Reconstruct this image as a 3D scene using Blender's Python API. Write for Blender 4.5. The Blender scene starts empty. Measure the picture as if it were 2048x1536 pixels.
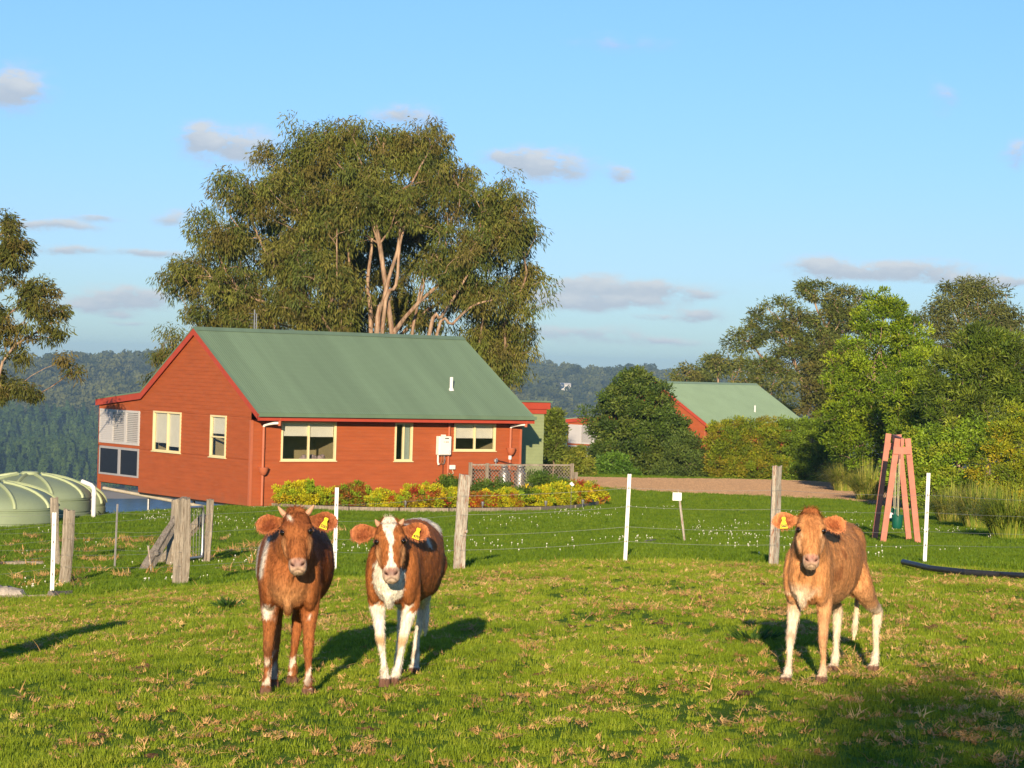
import bpy, math, random
import numpy as np
from mathutils import Vector, Matrix

rng = np.random.default_rng(7)
random.seed(7)
scene = bpy.context.scene
COL = scene.collection
EYE = 1.75                      # camera height above the paddock where the photographer stands

# ------------------------------------------------------------------ camera
ROLL, PITCH, FPX, CX, CY = -0.0292, -0.0078, 4850.0, 1024.0, 768.0
FW = np.array([0, math.cos(PITCH), math.sin(PITCH)])
_r = np.array([1.0, 0, 0]); _u = np.cross(_r, FW)
RT = math.cos(ROLL) * _r - math.sin(ROLL) * _u
UP = math.sin(ROLL) * _r + math.cos(ROLL) * _u
cam_d = bpy.data.cameras.new('camera')
cam = bpy.data.objects.new('camera', cam_d); COL.objects.link(cam)
m = Matrix.Identity(4)
for i in range(3):
    m[i][0], m[i][1], m[i][2] = RT[i], UP[i], -FW[i]
m[2][3] = EYE
cam.matrix_world = m
cam_d.sensor_width = 36; cam_d.lens = FPX / 2048 * 36
cam_d.clip_start = 0.1; cam_d.clip_end = 20000
scene.camera = cam

# ------------------------------------------------------------------ sun, sky, exposure
SUN_EL, SUN_AZ = math.radians(13.0), math.radians(3.6)   # light travels towards azimuth SUN_AZ (from +Y to +X)
sun_d = bpy.data.lights.new('sun', 'SUN')
sun_d.energy = 4.6; sun_d.angle = math.radians(0.53); sun_d.color = (1.0, 0.80, 0.56)
sun = bpy.data.objects.new('sun', sun_d); COL.objects.link(sun)
_dir = Vector((math.sin(SUN_AZ) * math.cos(SUN_EL), math.cos(SUN_AZ) * math.cos(SUN_EL), -math.sin(SUN_EL)))
sun.rotation_euler = _dir.to_track_quat('-Z', 'Y').to_euler()
sun.location = (-5, -40, 30)

world = bpy.data.worlds.new('World'); scene.world = world
world.use_nodes = True
wt = world.node_tree; wt.nodes.clear()
def wn(t, **k):
    n = wt.nodes.new(t)
    for a, b in k.items(): setattr(n, a, b)
    return n
def wmath(op, a, b=None, c=None, clamp=False):
    n = wn('ShaderNodeMath', operation=op, use_clamp=clamp)
    for i, x in enumerate((a, b, c)):
        if x is None: continue
        if isinstance(x, (int, float)): n.inputs[i].default_value = x
        else: wt.links.new(x, n.inputs[i])
    return n.outputs[0]
sky = wn('ShaderNodeTexSky', sky_type='NISHITA', sun_disc=False)
sky.sun_elevation = SUN_EL
sky.sun_rotation = math.pi + SUN_AZ          # the sun stands behind the camera
sky.altitude = 300; sky.air_density = 1.0; sky.dust_density = 0.2; sky.ozone_density = 3.0
tc = wn('ShaderNodeTexCoord')
sep = wn('ShaderNodeSeparateXYZ'); wt.links.new(tc.outputs['Generated'], sep.inputs[0])
az = wmath('ARCTAN2', sep.outputs[0], sep.outputs[1])
el = wmath('ARCSINE', sep.outputs[2])
AZP = 0.50                                    # the same scattered cloud pattern goes on all round the horizon
azw = wmath('SUBTRACT', wmath('FLOORED_MODULO', wmath('ADD', az, AZP / 2), AZP), AZP / 2)
def cloud_dir(px, py):
    d = RT * (px - CX) / FPX - UP * (py - CY) / FPX + FW
    return math.atan2(d[0], d[1]), math.asin(d[2] / np.linalg.norm(d))
CLOUDS = [  # px, py, half width px, half height px, strength
    (22, 178, 62, 34, 1.20), (455, 290, 80, 34, 1.0), (400, 270, 34, 24, 0.83), (1090, 330, 66, 26, 1.13), (1010, 312, 42, 15, 0.83), (1232, 346, 24, 14, 0.88),
    (800, 236, 60, 20, 0.78),
    (1230, 572, 150, 17, 1.25), (1160, 602, 150, 15, 1.18), (1405, 590, 26, 9, 0.78), (1400, 636, 42, 12, 1.03), (1300, 640, 40, 6, 0.68), (1160, 668, 110, 12, 0.73), (1330, 684, 70, 7, 0.68),
    (1755, 540, 140, 17, 1.25), (1640, 524, 38, 15, 1.03), (1960, 562, 90, 9, 1.18), (2035, 304, 26, 28, 0.65),
    (100, 452, 80, 8, 0.88), (120, 494, 75, 8, 0.88), (290, 506, 52, 8, 1.03), (190, 438, 50, 6, 0.63), (340, 432, 26, 14, 0.68),
    (260, 592, 85, 16, 1.03), (200, 610, 70, 12, 0.88), (250, 632, 30, 6, 0.68), (265, 650, 40, 5, 0.63), (1240, 85, 90, 18, 0.34), (1880, 195, 26, 30, 0.36)]
# break the outlines up with noise in angular space
cv = wn('ShaderNodeCombineXYZ'); wt.links.new(azw, cv.inputs[0]); wt.links.new(el, cv.inputs[1]); wt.links.new(az, cv.inputs[2])
mp = wn('ShaderNodeMapping'); wt.links.new(cv.outputs[0], mp.inputs[0]); mp.inputs['Scale'].default_value = (95, 190, 3)
nz = wn('ShaderNodeTexNoise'); nz.inputs['Scale'].default_value = 1.0; nz.inputs['Detail'].default_value = 7; nz.inputs['Roughness'].default_value = .6
wt.links.new(mp.outputs[0], nz.inputs['Vector'])
mp2 = wn('ShaderNodeMapping'); wt.links.new(cv.outputs[0], mp2.inputs[0]); mp2.inputs['Scale'].default_value = (26, 60, 3)
nz2 = wn('ShaderNodeTexNoise'); nz2.inputs['Scale'].default_value = 1.0; nz2.inputs['Detail'].default_value = 5; nz2.inputs['Roughness'].default_value = .55
wt.links.new(mp2.outputs[0], nz2.inputs['Vector'])
sepn = wn('ShaderNodeSeparateColor'); wt.links.new(nz2.outputs['Color'], sepn.inputs[0])
azn = wmath('ADD', azw, wmath('MULTIPLY', wmath('SUBTRACT', sepn.outputs[0], .5), .022))
eln = wmath('ADD', el, wmath('MULTIPLY', wmath('SUBTRACT', sepn.outputs[1], .5), .011))
tot = top_w = None
for (px, py, hw, hh, s) in CLOUDS:
    a0, e0 = cloud_dir(px, py)
    dx = wmath('MULTIPLY', wmath('SUBTRACT', azn, a0), FPX / hw * .85)
    dy = wmath('MULTIPLY', wmath('SUBTRACT', eln, e0), FPX / hh * .85)
    q = wmath('ADD', wmath('MULTIPLY', dx, dx), wmath('MULTIPLY', dy, dy))
    g = wmath('MULTIPLY', wmath('EXPONENT', wmath('MULTIPLY', q, -1.0)), s)
    tot = g if tot is None else wmath('ADD', tot, g)
    up_ = wmath('MULTIPLY', g, dy); top_w = up_ if top_w is None else wmath('ADD', top_w, up_)
dens = wmath('ADD', tot, wmath('MULTIPLY', wmath('SUBTRACT', nz.outputs[0], .5), wmath('MULTIPLY', wmath('MINIMUM', tot, 1.0), 3.4)))
mask = wn('ShaderNodeMapRange', interpolation_type='SMOOTHSTEP'); wt.links.new(dens, mask.inputs[0])
mask.inputs[1].default_value = .06; mask.inputs[2].default_value = .95; mask.inputs[3].default_value = 0; mask.inputs[4].default_value = .92
mix = wn('ShaderNodeMix', data_type='RGBA')
wt.links.new(mask.outputs[0], mix.inputs[0])
lit = wn('ShaderNodeMapRange', interpolation_type='SMOOTHSTEP')      # cloud tops catch the low sun, undersides stay grey
wt.links.new(wmath('ADD', wmath('DIVIDE', top_w, wmath('ADD', tot, .02)), wmath('MULTIPLY', wmath('SUBTRACT', nz.outputs[0], .5), 1.6)), lit.inputs[0])
lit.inputs[1].default_value = -.5; lit.inputs[2].default_value = .8
cmix = wn('ShaderNodeMix', data_type='RGBA'); wt.links.new(lit.outputs[0], cmix.inputs[0]); cmix.inputs[6].default_value = (3.05, 3.5, 4.1, 1); cmix.inputs[7].default_value = (4.15, 4.4, 4.65, 1)
wt.links.new(cmix.outputs[2], mix.inputs[7])
hs = wn('ShaderNodeHueSaturation'); wt.links.new(sky.outputs[0], hs.inputs['Color'])
hs.inputs['Saturation'].default_value = 1.0
tint = wn('ShaderNodeValToRGB')                # clear inland air: a bluer horizon than the model's sea-level haze
tel = wmath('MULTIPLY', el, 1 / 1.5708); wt.links.new(tel, tint.inputs[0])
e_ = tint.color_ramp.elements
e_[0].position = 0; e_[0].color = (.46, .655, 1.0, 1); e_[1].position = .5; e_[1].color = (.75, .86, 1.0, 1)
for p_, c_ in ((.035, (.54, .665, 1.0, 1)), (.10, (.61, .775, 1.0, 1))):
    x_ = e_.new(p_); x_.color = c_
tm = wn('ShaderNodeMix', data_type='RGBA', blend_type='MULTIPLY'); tm.inputs[0].default_value = 1
wt.links.new(hs.outputs[0], tm.inputs[6]); wt.links.new(tint.outputs[0], tm.inputs[7])
wt.links.new(tm.outputs[2], mix.inputs[6])
bg = wn('ShaderNodeBackground'); wt.links.new(mix.outputs[2], bg.inputs[0]); bg.inputs[1].default_value = 0.10
wo = wn('ShaderNodeOutputWorld'); wt.links.new(bg.outputs[0], wo.inputs[0])

scene.view_settings.view_transform = 'Standard'; scene.view_settings.look = 'None'
scene.view_settings.gamma = 1.0; scene.view_settings.exposure = 0.7; scene.view_settings.use_curve_mapping = False
scene.render.engine = 'CYCLES'
scene.cycles.use_denoising = True
scene.cycles.max_bounces = 5; scene.cycles.diffuse_bounces = 3; scene.cycles.transparent_max_bounces = 12; scene.cycles.volume_bounces = 0
scene.cycles.use_adaptive_sampling = True

# ------------------------------------------------------------------ survey helpers (sight lines of the photograph met with the terrain)
CAMP = np.array([0, 0, EYE])
def sight(px, py):
    return RT * (px - CX) / FPX - UP * (py - CY) / FPX + FW
def at(px, py, Y):
    d = sight(px, py); return CAMP + d * (Y / d[1])
def ppm(Y): return FPX / Y                    # photo pixels per metre at distance Y
_PK = np.array([-400, -60, 0, 13.85, 28, 40, 52, 73, 100, 125, 146, 190, 260, 900.])
_PV = np.array([-4.0, .9, 1.62, 1.77, 2.25, 2.93, 3.62, 4.38, 5.05, 5.6, 6.0, 7.2, 9.5, 30.])
_fine = np.arange(-400, 900, 1.0)
_prof = np.interp(_fine, _PK, _PV)
_k = np.hanning(13); _k /= _k.sum()
_prof = np.convolve(np.pad(_prof, 6, mode='edge'), _k, 'valid')
_FK = np.array([-50, 0, 13.6, 28, 36, 60, 73, 100, 130.]); _FV = np.array([.3, .36, .44, 1, 1, .42, .16, .02, 0.])
_EK = np.array([-300, -60, -20, -14, -10.5, -7.8, -5, 0, 4, 12, 30, 80, 300.])
_EV = np.array([45, 46, 54, 61.0, 69.5, 75.5, 86, 98, 130, 172, 200, 230, 260.])
def ground_z(X, Y):
    X = np.asarray(X, float); Y = np.asarray(Y, float)
    b = np.interp(Y, _fine, _prof)
    b = b + .1 * np.logaddexp(0, (1.3 - X) * 2.0) / 2.0 * np.interp(Y, _FK, _FV)
    s = np.maximum(0, Y - np.interp(X, _EK, _EV))
    b = b + .5 * s * s / (s + 5)
    near = np.clip((60 - np.abs(Y - 20)) / 40, 0, 1)
    n = .018 * np.sin(X * 1.7 + .6 * np.sin(Y * .9)) * np.sin(Y * 1.3 + 1.2) + .012 * np.sin(X * 3.9 + Y * 2.1) + .008 * np.sin(X * 7.7 - Y * 5.3)
    return np.maximum(EYE - b + n * near, -98.0)
def gz(X, Y): return float(ground_z(X, Y))
def ground_at(px, py, lo=6.0, hi=200.0):
    d = sight(px, py); t = np.arange(lo, hi, .01) / d[1]
    P = CAMP + t[:, None] * d
    below = P[:, 2] < ground_z(P[:, 0], P[:, 1])
    i = int(np.argmax(below)) if below.any() else len(t) - 1
    p = P[i].copy(); p[2] = gz(p[0], p[1]); return p

# ------------------------------------------------------------------ material helpers
def new_mat(name):
    mt = bpy.data.materials.new(name); mt.use_nodes = True
    nt = mt.node_tree; b = nt.nodes['Principled BSDF']
    return mt, nt, b
def principled(name, col, rough=.6, metal=0., var=.12, scale=4., bump=0., bscale=60., spec=.4, streak=None, dirt=None, coord='Object'):
    mt, nt, b = new_mat(name); L = nt.links
    b.inputs['Roughness'].default_value = rough; b.inputs['Metallic'].default_value = metal
    b.inputs['Specular IOR Level'].default_value = spec
    t = nt.nodes.new('ShaderNodeTexCoord'); src = t.outputs[coord]
    if streak:
        mpn = nt.nodes.new('ShaderNodeMapping'); mpn.inputs['Scale'].default_value = streak; L.new(src, mpn.inputs[0]); src = mpn.outputs[0]
    n = nt.nodes.new('ShaderNodeTexNoise'); n.inputs['Scale'].default_value = scale; n.inputs['Detail'].default_value = 6; n.inputs['Roughness'].default_value = .65
    L.new(src, n.inputs['Vector'])
    r = nt.nodes.new('ShaderNodeValToRGB')
    lo = [max(0, c * (1 - var * 1.6)) for c in col]; hi = [min(1, c * (1 + var * 1.3)) for c in col]
    r.color_ramp.elements[0].position = .28; r.color_ramp.elements[1].position = .74
    r.color_ramp.elements[0].color = (*lo, 1); r.color_ramp.elements[1].color = (*hi, 1)
    L.new(n.outputs[0], r.inputs[0]); out = r.outputs[0]
    if dirt:
        n2 = nt.nodes.new('ShaderNodeTexNoise'); n2.inputs['Scale'].default_value = scale * 2.3; n2.inputs['Detail'].default_value = 8; L.new(src, n2.inputs['Vector'])
        r2 = nt.nodes.new('ShaderNodeValToRGB'); r2.color_ramp.elements[0].position = .52; r2.color_ramp.elements[1].position = .68
        L.new(n2.outputs[0], r2.inputs[0])
        mx = nt.nodes.new('ShaderNodeMix'); mx.data_type = 'RGBA'; L.new(r2.outputs[0], mx.inputs[0]); L.new(out, mx.inputs[6]); mx.inputs[7].default_value = (*dirt, 1); out = mx.outputs[2]
    L.new(out, b.inputs['Base Color'])
    if bump:
        nb = nt.nodes.new('ShaderNodeTexNoise'); nb.inputs['Scale'].default_value = bscale; nb.inputs['Detail'].default_value = 6; L.new(src, nb.inputs['Vector'])
        bp = nt.nodes.new('ShaderNodeBump'); bp.inputs['Strength'].default_value = bump; bp.inputs['Distance'].default_value = .02
        L.new(nb.outputs[0], bp.inputs['Height']); L.new(bp.outputs[0], b.inputs['Normal'])
    return mt
def leaf_mat(name, trans=.28, rough=.45, spec=.35):
    """leaf colours come from the mesh (each leaf its own tint); thin leaves let some light through"""
    mt, nt, b = new_mat(name); L = nt.links
    a = nt.nodes.new('ShaderNodeAttribute'); a.attribute_name = 'col'
    L.new(a.outputs['Color'], b.inputs['Base Color'])
    b.inputs['Roughness'].default_value = rough; b.inputs['Specular IOR Level'].default_value = spec
    tr = nt.nodes.new('ShaderNodeBsdfTranslucent'); L.new(a.outputs['Color'], tr.inputs[0])
    ms = nt.nodes.new('ShaderNodeMixShader'); ms.inputs[0].default_value = trans
    L.new(b.outputs[0], ms.inputs[1]); L.new(tr.outputs[0], ms.inputs[2]); L.new(ms.outputs[0], nt.nodes['Material Output'].inputs[0])
    return mt
M = {}

# ------------------------------------------------------------------ object helpers
def tag(o, label=None, cat=None, group=None, kind=None):
    if label: o['label'] = label
    if cat: o['category'] = cat
    if group: o['group'] = group
    if kind: o['kind'] = kind
    return o
def empty(name, loc, rz=0., label=None, cat=None, group=None):
    o = bpy.data.objects.new(name, None); COL.objects.link(o)
    o.location = loc; o.rotation_euler = (0, 0, rz); o.empty_display_size = .2
    return tag(o, label, cat, group)
def link(name, me, parent=None, loc=None):
    o = bpy.data.objects.new(name, me); COL.objects.link(o)
    if parent is not None: o.parent = parent
    if loc is not None: o.location = loc
    return o
def np_mesh(name, V, F, mat=None, col=None, smooth=False, mats=None, fmat=None):
    """V (n,3); F list of (k,m) int arrays (tris and/or quads)"""
    if isinstance(F, np.ndarray): F = [F]
    me = bpy.data.meshes.new(name); V = np.asarray(V, np.float32)
    me.vertices.add(len(V)); me.vertices.foreach_set('co', V.ravel())
    F = [np.asarray(f, np.int32) for f in F if len(f)]
    nl = sum(f.size for f in F); npoly = sum(len(f) for f in F)
    me.loops.add(nl); me.loops.foreach_set('vertex_index', np.concatenate([f.ravel() for f in F]))
    me.polygons.add(npoly)
    tot = np.concatenate([np.full(len(f), f.shape[1], np.int32) for f in F])
    me.polygons.foreach_set('loop_start', np.concatenate([[0], np.cumsum(tot)[:-1]]).astype(np.int32))
    me.polygons.foreach_set('use_smooth', np.full(npoly, bool(smooth)))
    if col is not None:
        a = me.color_attributes.new('col', 'FLOAT_COLOR', 'POINT')
        c = np.ones((len(V), 4), np.float32); c[:, :3] = col; a.data.foreach_set('color', c.ravel())
    if mats:
        for x in mats: me.materials.append(x)
        if fmat is not None: me.polygons.foreach_set('material_index', np.asarray(fmat, np.int32))
    elif mat: me.materials.append(mat)
    me.update(calc_edges=True); me.validate()
    return me
class MB:
    """collects simple shapes, builds them as one mesh"""
    def __init__(s): s.v = []; s.f = []
    def add(s, V, F):
        n = len(s.v); s.v += [tuple(map(float, p)) for p in V]; s.f += [tuple(int(i) + n for i in f) for f in F]; return s
    def box(s, lo, hi, bev=0.):
        (x0, y0, z0), (x1, y1, z1) = lo, hi
        if bev <= 0:
            V = [(x0, y0, z0), (x1, y0, z0), (x1, y1, z0), (x0, y1, z0), (x0, y0, z1), (x1, y0, z1), (x1, y1, z1), (x0, y1, z1)]
            return s.add(V, [(0, 3, 2, 1), (4, 5, 6, 7), (0, 1, 5, 4), (1, 2, 6, 5), (2, 3, 7, 6), (3, 0, 4, 7)])
        b = bev; V = []; 
        for (zz, k) in ((z0, b), (z0 + b, 0), (z1 - b, 0), (z1, b)):
            V += [(x0 + b + (0 if not k else 0), y0 + k, zz), (x1 - b, y0 + k, zz), (x1 - k, y0 + b, zz), (x1 - k, y1 - b, zz), (x1 - b, y1 - k, zz), (x0 + b, y1 - k, zz), (x0 + k, y1 - b, zz), (x0 + k, y0 + b, zz)]
        F = [tuple(range(7, -1, -1)), tuple(range(24, 32))]
        for l in range(3):
            for i in range(8):
                j = (i + 1) % 8; F.append((l * 8 + i, l * 8 + j, l * 8 + 8 + j, l * 8 + 8 + i))
        return s.add(V, F)
    def beam(s, a, b, w, h, up=(0, 0, 1)):
        a, b = Vector(a), Vector(b); d = (b - a).normalized(); upv = Vector(up)
        if abs(d.dot(upv)) > .98: upv = Vector((0, 1, 0))
        x = d.cross(upv).normalized(); y = x.cross(d).normalized()
        V = [p + x * (sx * w / 2) + y * (sy * h / 2) for p in (a, b) for sx, sy in ((-1, -1), (1, -1), (1, 1), (-1, 1))]
        return s.add(V, [(0, 3, 2, 1), (4, 5, 6, 7), (0, 1, 5, 4), (1, 2, 6, 5), (2, 3, 7, 6), (3, 0, 4, 7)])
    def tube(s, pts, rad, n=10, caps=True):
        pts = [Vector(p) for p in pts]; rad = list(rad) if hasattr(rad, '__len__') else [rad] * len(pts)
        V = []; F = []; x = None
        for i, p in enumerate(pts):
            d = (pts[min(i + 1, len(pts) - 1)] - pts[max(i - 1, 0)]).normalized()
            if x is None: x = d.orthogonal().normalized()
            x = (x - d * x.dot(d)).normalized(); y = d.cross(x)
            V += [p + (x * math.cos(2 * math.pi * k / n) + y * math.sin(2 * math.pi * k / n)) * rad[i] for k in range(n)]
        for i in range(len(pts) - 1):
            for k in range(n):
                j = (k + 1) % n; F.append((i * n + k, i * n + j, i * n + n + j, i * n + n + k))
        if caps: F += [tuple(range(n - 1, -1, -1)), tuple(range((len(pts) - 1) * n, len(pts) * n))]
        return s.add(V, F)
    def lathe(s, prof, n=32, c=(0, 0, 0)):
        V = []; F = []
        for r, z in prof: V += [(c[0] + r * math.cos(2 * math.pi * k / n), c[1] + r * math.sin(2 * math.pi * k / n), c[2] + z) for k in range(n)]
        for i in range(len(prof) - 1):
            for k in range(n):
                j = (k + 1) % n; F.append((i * n + k, i * n + j, i * n + n + j, i * n + n + k))
        F += [tuple(range(n - 1, -1, -1)), tuple(range((len(prof) - 1) * n, len(prof) * n))]
        return s.add(V, F)
    def prism(s, poly, d):
        """poly: 3D outline, extruded by vector d"""
        n = len(poly); d = Vector(d); P = [Vector(p) for p in poly]
        V = P + [p + d for p in P]
        F = [tuple(range(n)), tuple(range(2 * n - 1, n - 1, -1))] + [(i, i + n, (i + 1) % n + n, (i + 1) % n) for i in range(n)]
        return s.add(V, F)
    def mesh(s, name, mat, smooth=False):
        me = bpy.data.meshes.new(name); me.from_pydata(s.v, [], s.f); me.materials.append(mat); me.validate()
        if smooth:
            me.polygons.foreach_set('use_smooth', np.ones(len(me.polygons), bool))
            try: me.set_sharp_from_angle(angle=math.radians(40))
            except Exception: pass
        me.update(); return me
    def build(s, name, mat, parent=None, smooth=False, loc=None):
        return link(name, s.mesh(name, mat, smooth), parent, loc)

# scatter for grass and other uncountable stuff: points with scale and heading, tufts drawn by geometry nodes
def scatter(name, P, S, variants, label, cat, tilt=.15):
    me = bpy.data.meshes.new(name); n = len(P)
    me.vertices.add(n); me.vertices.foreach_set('co', np.asarray(P, np.float32).ravel())
    a = me.attributes.new('sc', 'FLOAT', 'POINT'); a.data.foreach_set('value', np.asarray(S, np.float32))
    rv = np.stack([rng.normal(0, tilt, n), rng.normal(0, tilt, n), rng.uniform(0, 6.283, n)], 1).astype(np.float32)
    a = me.attributes.new('ro', 'FLOAT_VECTOR', 'POINT'); a.data.foreach_set('vector', rv.ravel())
    o = link(name, me); tag(o, label, cat, kind='stuff')
    c = bpy.data.collections.new(name + '_kinds')
    for v in variants: c.objects.link(v)
    g = bpy.data.node_groups.new(name + '_nodes', 'GeometryNodeTree')
    g.interface.new_socket('Geometry', in_out='INPUT', socket_type='NodeSocketGeometry')
    g.interface.new_socket('Geometry', in_out='OUTPUT', socket_type='NodeSocketGeometry')
    N = g.nodes; gi = N.new('NodeGroupInput'); go = N.new('NodeGroupOutput')
    mp_ = N.new('GeometryNodeMeshToPoints'); ip = N.new('GeometryNodeInstanceOnPoints')
    ci = N.new('GeometryNodeCollectionInfo'); ci.inputs[0].default_value = c; ci.inputs['Separate Children'].default_value = True; ci.inputs['Reset Children'].default_value = True
    s1 = N.new('GeometryNodeInputNamedAttribute'); s1.data_type = 'FLOAT'; s1.inputs[0].default_value = 'sc'
    s2 = N.new('GeometryNodeInputNamedAttribute'); s2.data_type = 'FLOAT_VECTOR'; s2.inputs[0].default_value = 'ro'
    L = g.links
    L.new(gi.outputs[0], mp_.inputs[0]); L.new(mp_.outputs[0], ip.inputs['Points']); L.new(ci.outputs[0], ip.inputs['Instance'])
    ip.inputs['Pick Instance'].default_value = True
    L.new(s1.outputs[0], ip.inputs['Scale']); L.new(s2.outputs[0], ip.inputs['Rotation'])
    L.new(ip.outputs[0], go.inputs[0])
    md = o.modifiers.new('scatter', 'NODES'); md.node_group = g
    return o
def vnoise(X, Y, s, seed=0):
    """smooth value noise in 0..1"""
    r = np.random.default_rng(seed).random((64, 64)); X = np.asarray(X) * s + 1000.0; Y = np.asarray(Y) * s + 1000.0
    i = np.floor(X).astype(int); j = np.floor(Y).astype(int); fx = X - i; fy = Y - j
    fx = fx * fx * (3 - 2 * fx); fy = fy * fy * (3 - 2 * fy)
    a = r[i % 64, j % 64]; b = r[(i + 1) % 64, j % 64]; c = r[i % 64, (j + 1) % 64]; d = r[(i + 1) % 64, (j + 1) % 64]
    return (a * (1 - fx) + b * fx) * (1 - fy) + (c * (1 - fx) + d * fx) * fy
# ================================================================== the setting
# ---- ground
def ground_material():
    mt, nt, b = new_mat('pasture'); L = nt.links
    g = nt.nodes.new('ShaderNodeNewGeometry')
    def noise(scale, det=6, rough=.6):
        n = nt.nodes.new('ShaderNodeTexNoise'); n.inputs['Scale'].default_value = scale; n.inputs['Detail'].default_value = det; n.inputs['Roughness'].default_value = rough
        L.new(g.outputs['Position'], n.inputs['Vector']); return n.outputs[0]
    def ramp(src, stops):
        r = nt.nodes.new('ShaderNodeValToRGB'); e = r.color_ramp.elements
        while len(e) < len(stops): e.new(.5)
        for k, (p, c) in enumerate(stops): e[k].position = p; e[k].color = (*c, 1) if len(c) == 3 else c
        L.new(src, r.inputs[0]); return r.outputs[0]
    def mix(f, a, c):
        x = nt.nodes.new('ShaderNodeMix'); x.data_type = 'RGBA'; L.new(f, x.inputs[0]); L.new(a, x.inputs[6])
        if isinstance(c, tuple): x.inputs[7].default_value = (*c, 1)
        else: L.new(c, x.inputs[7])
        return x.outputs[2]
    green = ramp(noise(2.2), [(.25, (.06, .13, .008)), (.5, (.10, .20, .012)), (.78, (.16, .25, .02))])
    fine = ramp(noise(38, 4), [(.3, (.05, .11, .008)), (.7, (.16, .25, .02))])
    x = mix(ramp(noise(.7), [(.3, (.3, .3, .3)), (.7, (.65, .65, .65))]), green, fine)
    # bare, trodden earth and straw showing in the paddock on the camera's side of the fence
    sp = nt.nodes.new('ShaderNodeSeparateXYZ'); L.new(g.outputs['Position'], sp.inputs[0])
    pad = nt.nodes.new('ShaderNodeMapRange'); L.new(sp.outputs[1], pad.inputs[0]); pad.inputs[1].default_value = 30; pad.inputs[2].default_value = 26.5; pad.inputs[3].default_value = 0; pad.inputs[4].default_value = 1
    tanm = ramp(noise(6.5, 7, .7), [(.58, (0, 0, 0)), (.70, (.22, .22, .22))])
    mm = nt.nodes.new('ShaderNodeMath'); mm.operation = 'MULTIPLY'; L.new(pad.outputs[0], mm.inputs[0]); L.new(tanm, mm.inputs[1])
    x = mix(mm.outputs[0], x, ramp(noise(30), [(.3, (.13, .085, .035)), (.7, (.27, .19, .075))]))
    # far below the crest: scrub instead of pasture
    low = nt.nodes.new('ShaderNodeMapRange'); L.new(sp.outputs[2], low.inputs[0]); low.inputs[1].default_value = -8; low.inputs[2].default_value = -16; low.inputs[3].default_value = 0; low.inputs[4].default_value = 1
    x = mix(low.outputs[0], x, (.03, .05, .014))
    L.new(x, b.inputs['Base Color']); b.inputs['Roughness'].default_value = .95; b.inputs['Specular IOR Level'].default_value = .1
    bp = nt.nodes.new('ShaderNodeBump'); bp.inputs['Strength'].default_value = .8; bp.inputs['Distance'].default_value = .05
    L.new(noise(45, 5), bp.inputs['Height']); L.new(bp.outputs[0], b.inputs['Normal'])
    return mt
M['pasture'] = ground_material()
def grid_mesh(name, Xs, Ys, zf, mat):
    XX, YY = np.meshgrid(Xs, Ys); ZZ = zf(XX, YY)
    V = np.stack([XX.ravel(), YY.ravel(), ZZ.ravel()], 1); nx, ny = len(Xs), len(Ys)
    i = np.arange(ny - 1)[:, None] * nx + np.arange(nx - 1)[None]
    F = np.stack([i, i + 1, i + nx + 1, i + nx], -1).reshape(-1, 4)
    return np_mesh(name, V, F, mat, smooth=True)
_gx = np.concatenate([np.arange(0, 26, .35), 26 * 1.09 ** np.arange(0, 36)])
_gx = np.concatenate([-_gx[:0:-1], _gx])
_gy = np.concatenate([np.linspace(-380, 8.7, 60), np.arange(9, 40, .3), np.arange(40, 132, .6), 132 * 1.035 ** np.arange(0, 56)])
ground = link('ground', grid_mesh('ground', _gx, _gy, ground_z, M['pasture'])); tag(ground, kind='structure')

# ---- gravel drive between the two houses
def gravel_material():
    mt = principled('gravel', (.42, .275, .165), .95, var=.22, scale=2.5, bump=.9, bscale=90, spec=.1, coord='Object')
    return mt
M['gravel'] = gravel_material()
_near = [(1090, 966), (1140, 968), (1183, 972), (1272, 982), (1400, 988), (1538, 994), (1660, 999), (1718, 1002), (1760, 1010), (1830, 1022)]
_far = [(1090, 957), (1150, 957), (1210, 958), (1300, 959), (1400, 960), (1500, 961), (1600, 964), (1680, 968), (1760, 972), (1830, 978)]
def strip(near, far, n, k, lift):
    q = np.linspace(0, 1, n)
    def res(pts):
        pts = np.array(pts, float); t = np.linspace(0, 1, len(pts)); return np.stack([np.interp(q, t, pts[:, 0]), np.interp(q, t, pts[:, 1])], 1)
    A, B = res(near), res(far); V = []
    for a, b in zip(A, B):
        ga, gb = ground_at(*a, lo=60), ground_at(*b, lo=60)
        wob = .25 * math.sin(a[0] * .05) + .12 * math.sin(a[0] * .13)
        for j in range(k):
            f = j / (k - 1); p = ga * (1 - f) + gb * f
            if j == 0: p[1] += wob
            V.append((p[0], p[1], gz(p[0], p[1]) + lift))
    i = np.arange(n - 1)[:, None] * k + np.arange(k - 1)[None]
    return np.array(V), np.stack([i, i + k, i + k + 1, i + 1], -1).reshape(-1, 4)
V, F = strip(_near, _far, 80, 14, .035)
tag(link('gravel_drive', np_mesh('gravel_drive', V, F, M['gravel'], smooth=True)), kind='structure')
def stone_patch(name, n=46):
    b = MB()
    for _ in range(n):
        x, y = rng.uniform(-.35, .35, 2); r = rng.uniform(.018, .042); ph = rng.uniform(0, 1)
        b.add([(x + r * math.cos(ph + k * 1.2566), y + r * math.sin(ph + k * 1.2566), -.005) for k in range(5)] + [(x + r * .6 * math.cos(ph + .5 + k * 1.2566), y + r * .6 * math.sin(ph + .5 + k * 1.2566), r * .9) for k in range(5)],
              [(k, (k + 1) % 5, 5 + (k + 1) % 5, 5 + k) for k in range(5)] + [(5, 6, 7, 8, 9)])
    return bpy.data.objects.new(name, b.mesh(name, M['gravel']))
_c = V.reshape(80, 14, 3); _sp = []
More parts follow.
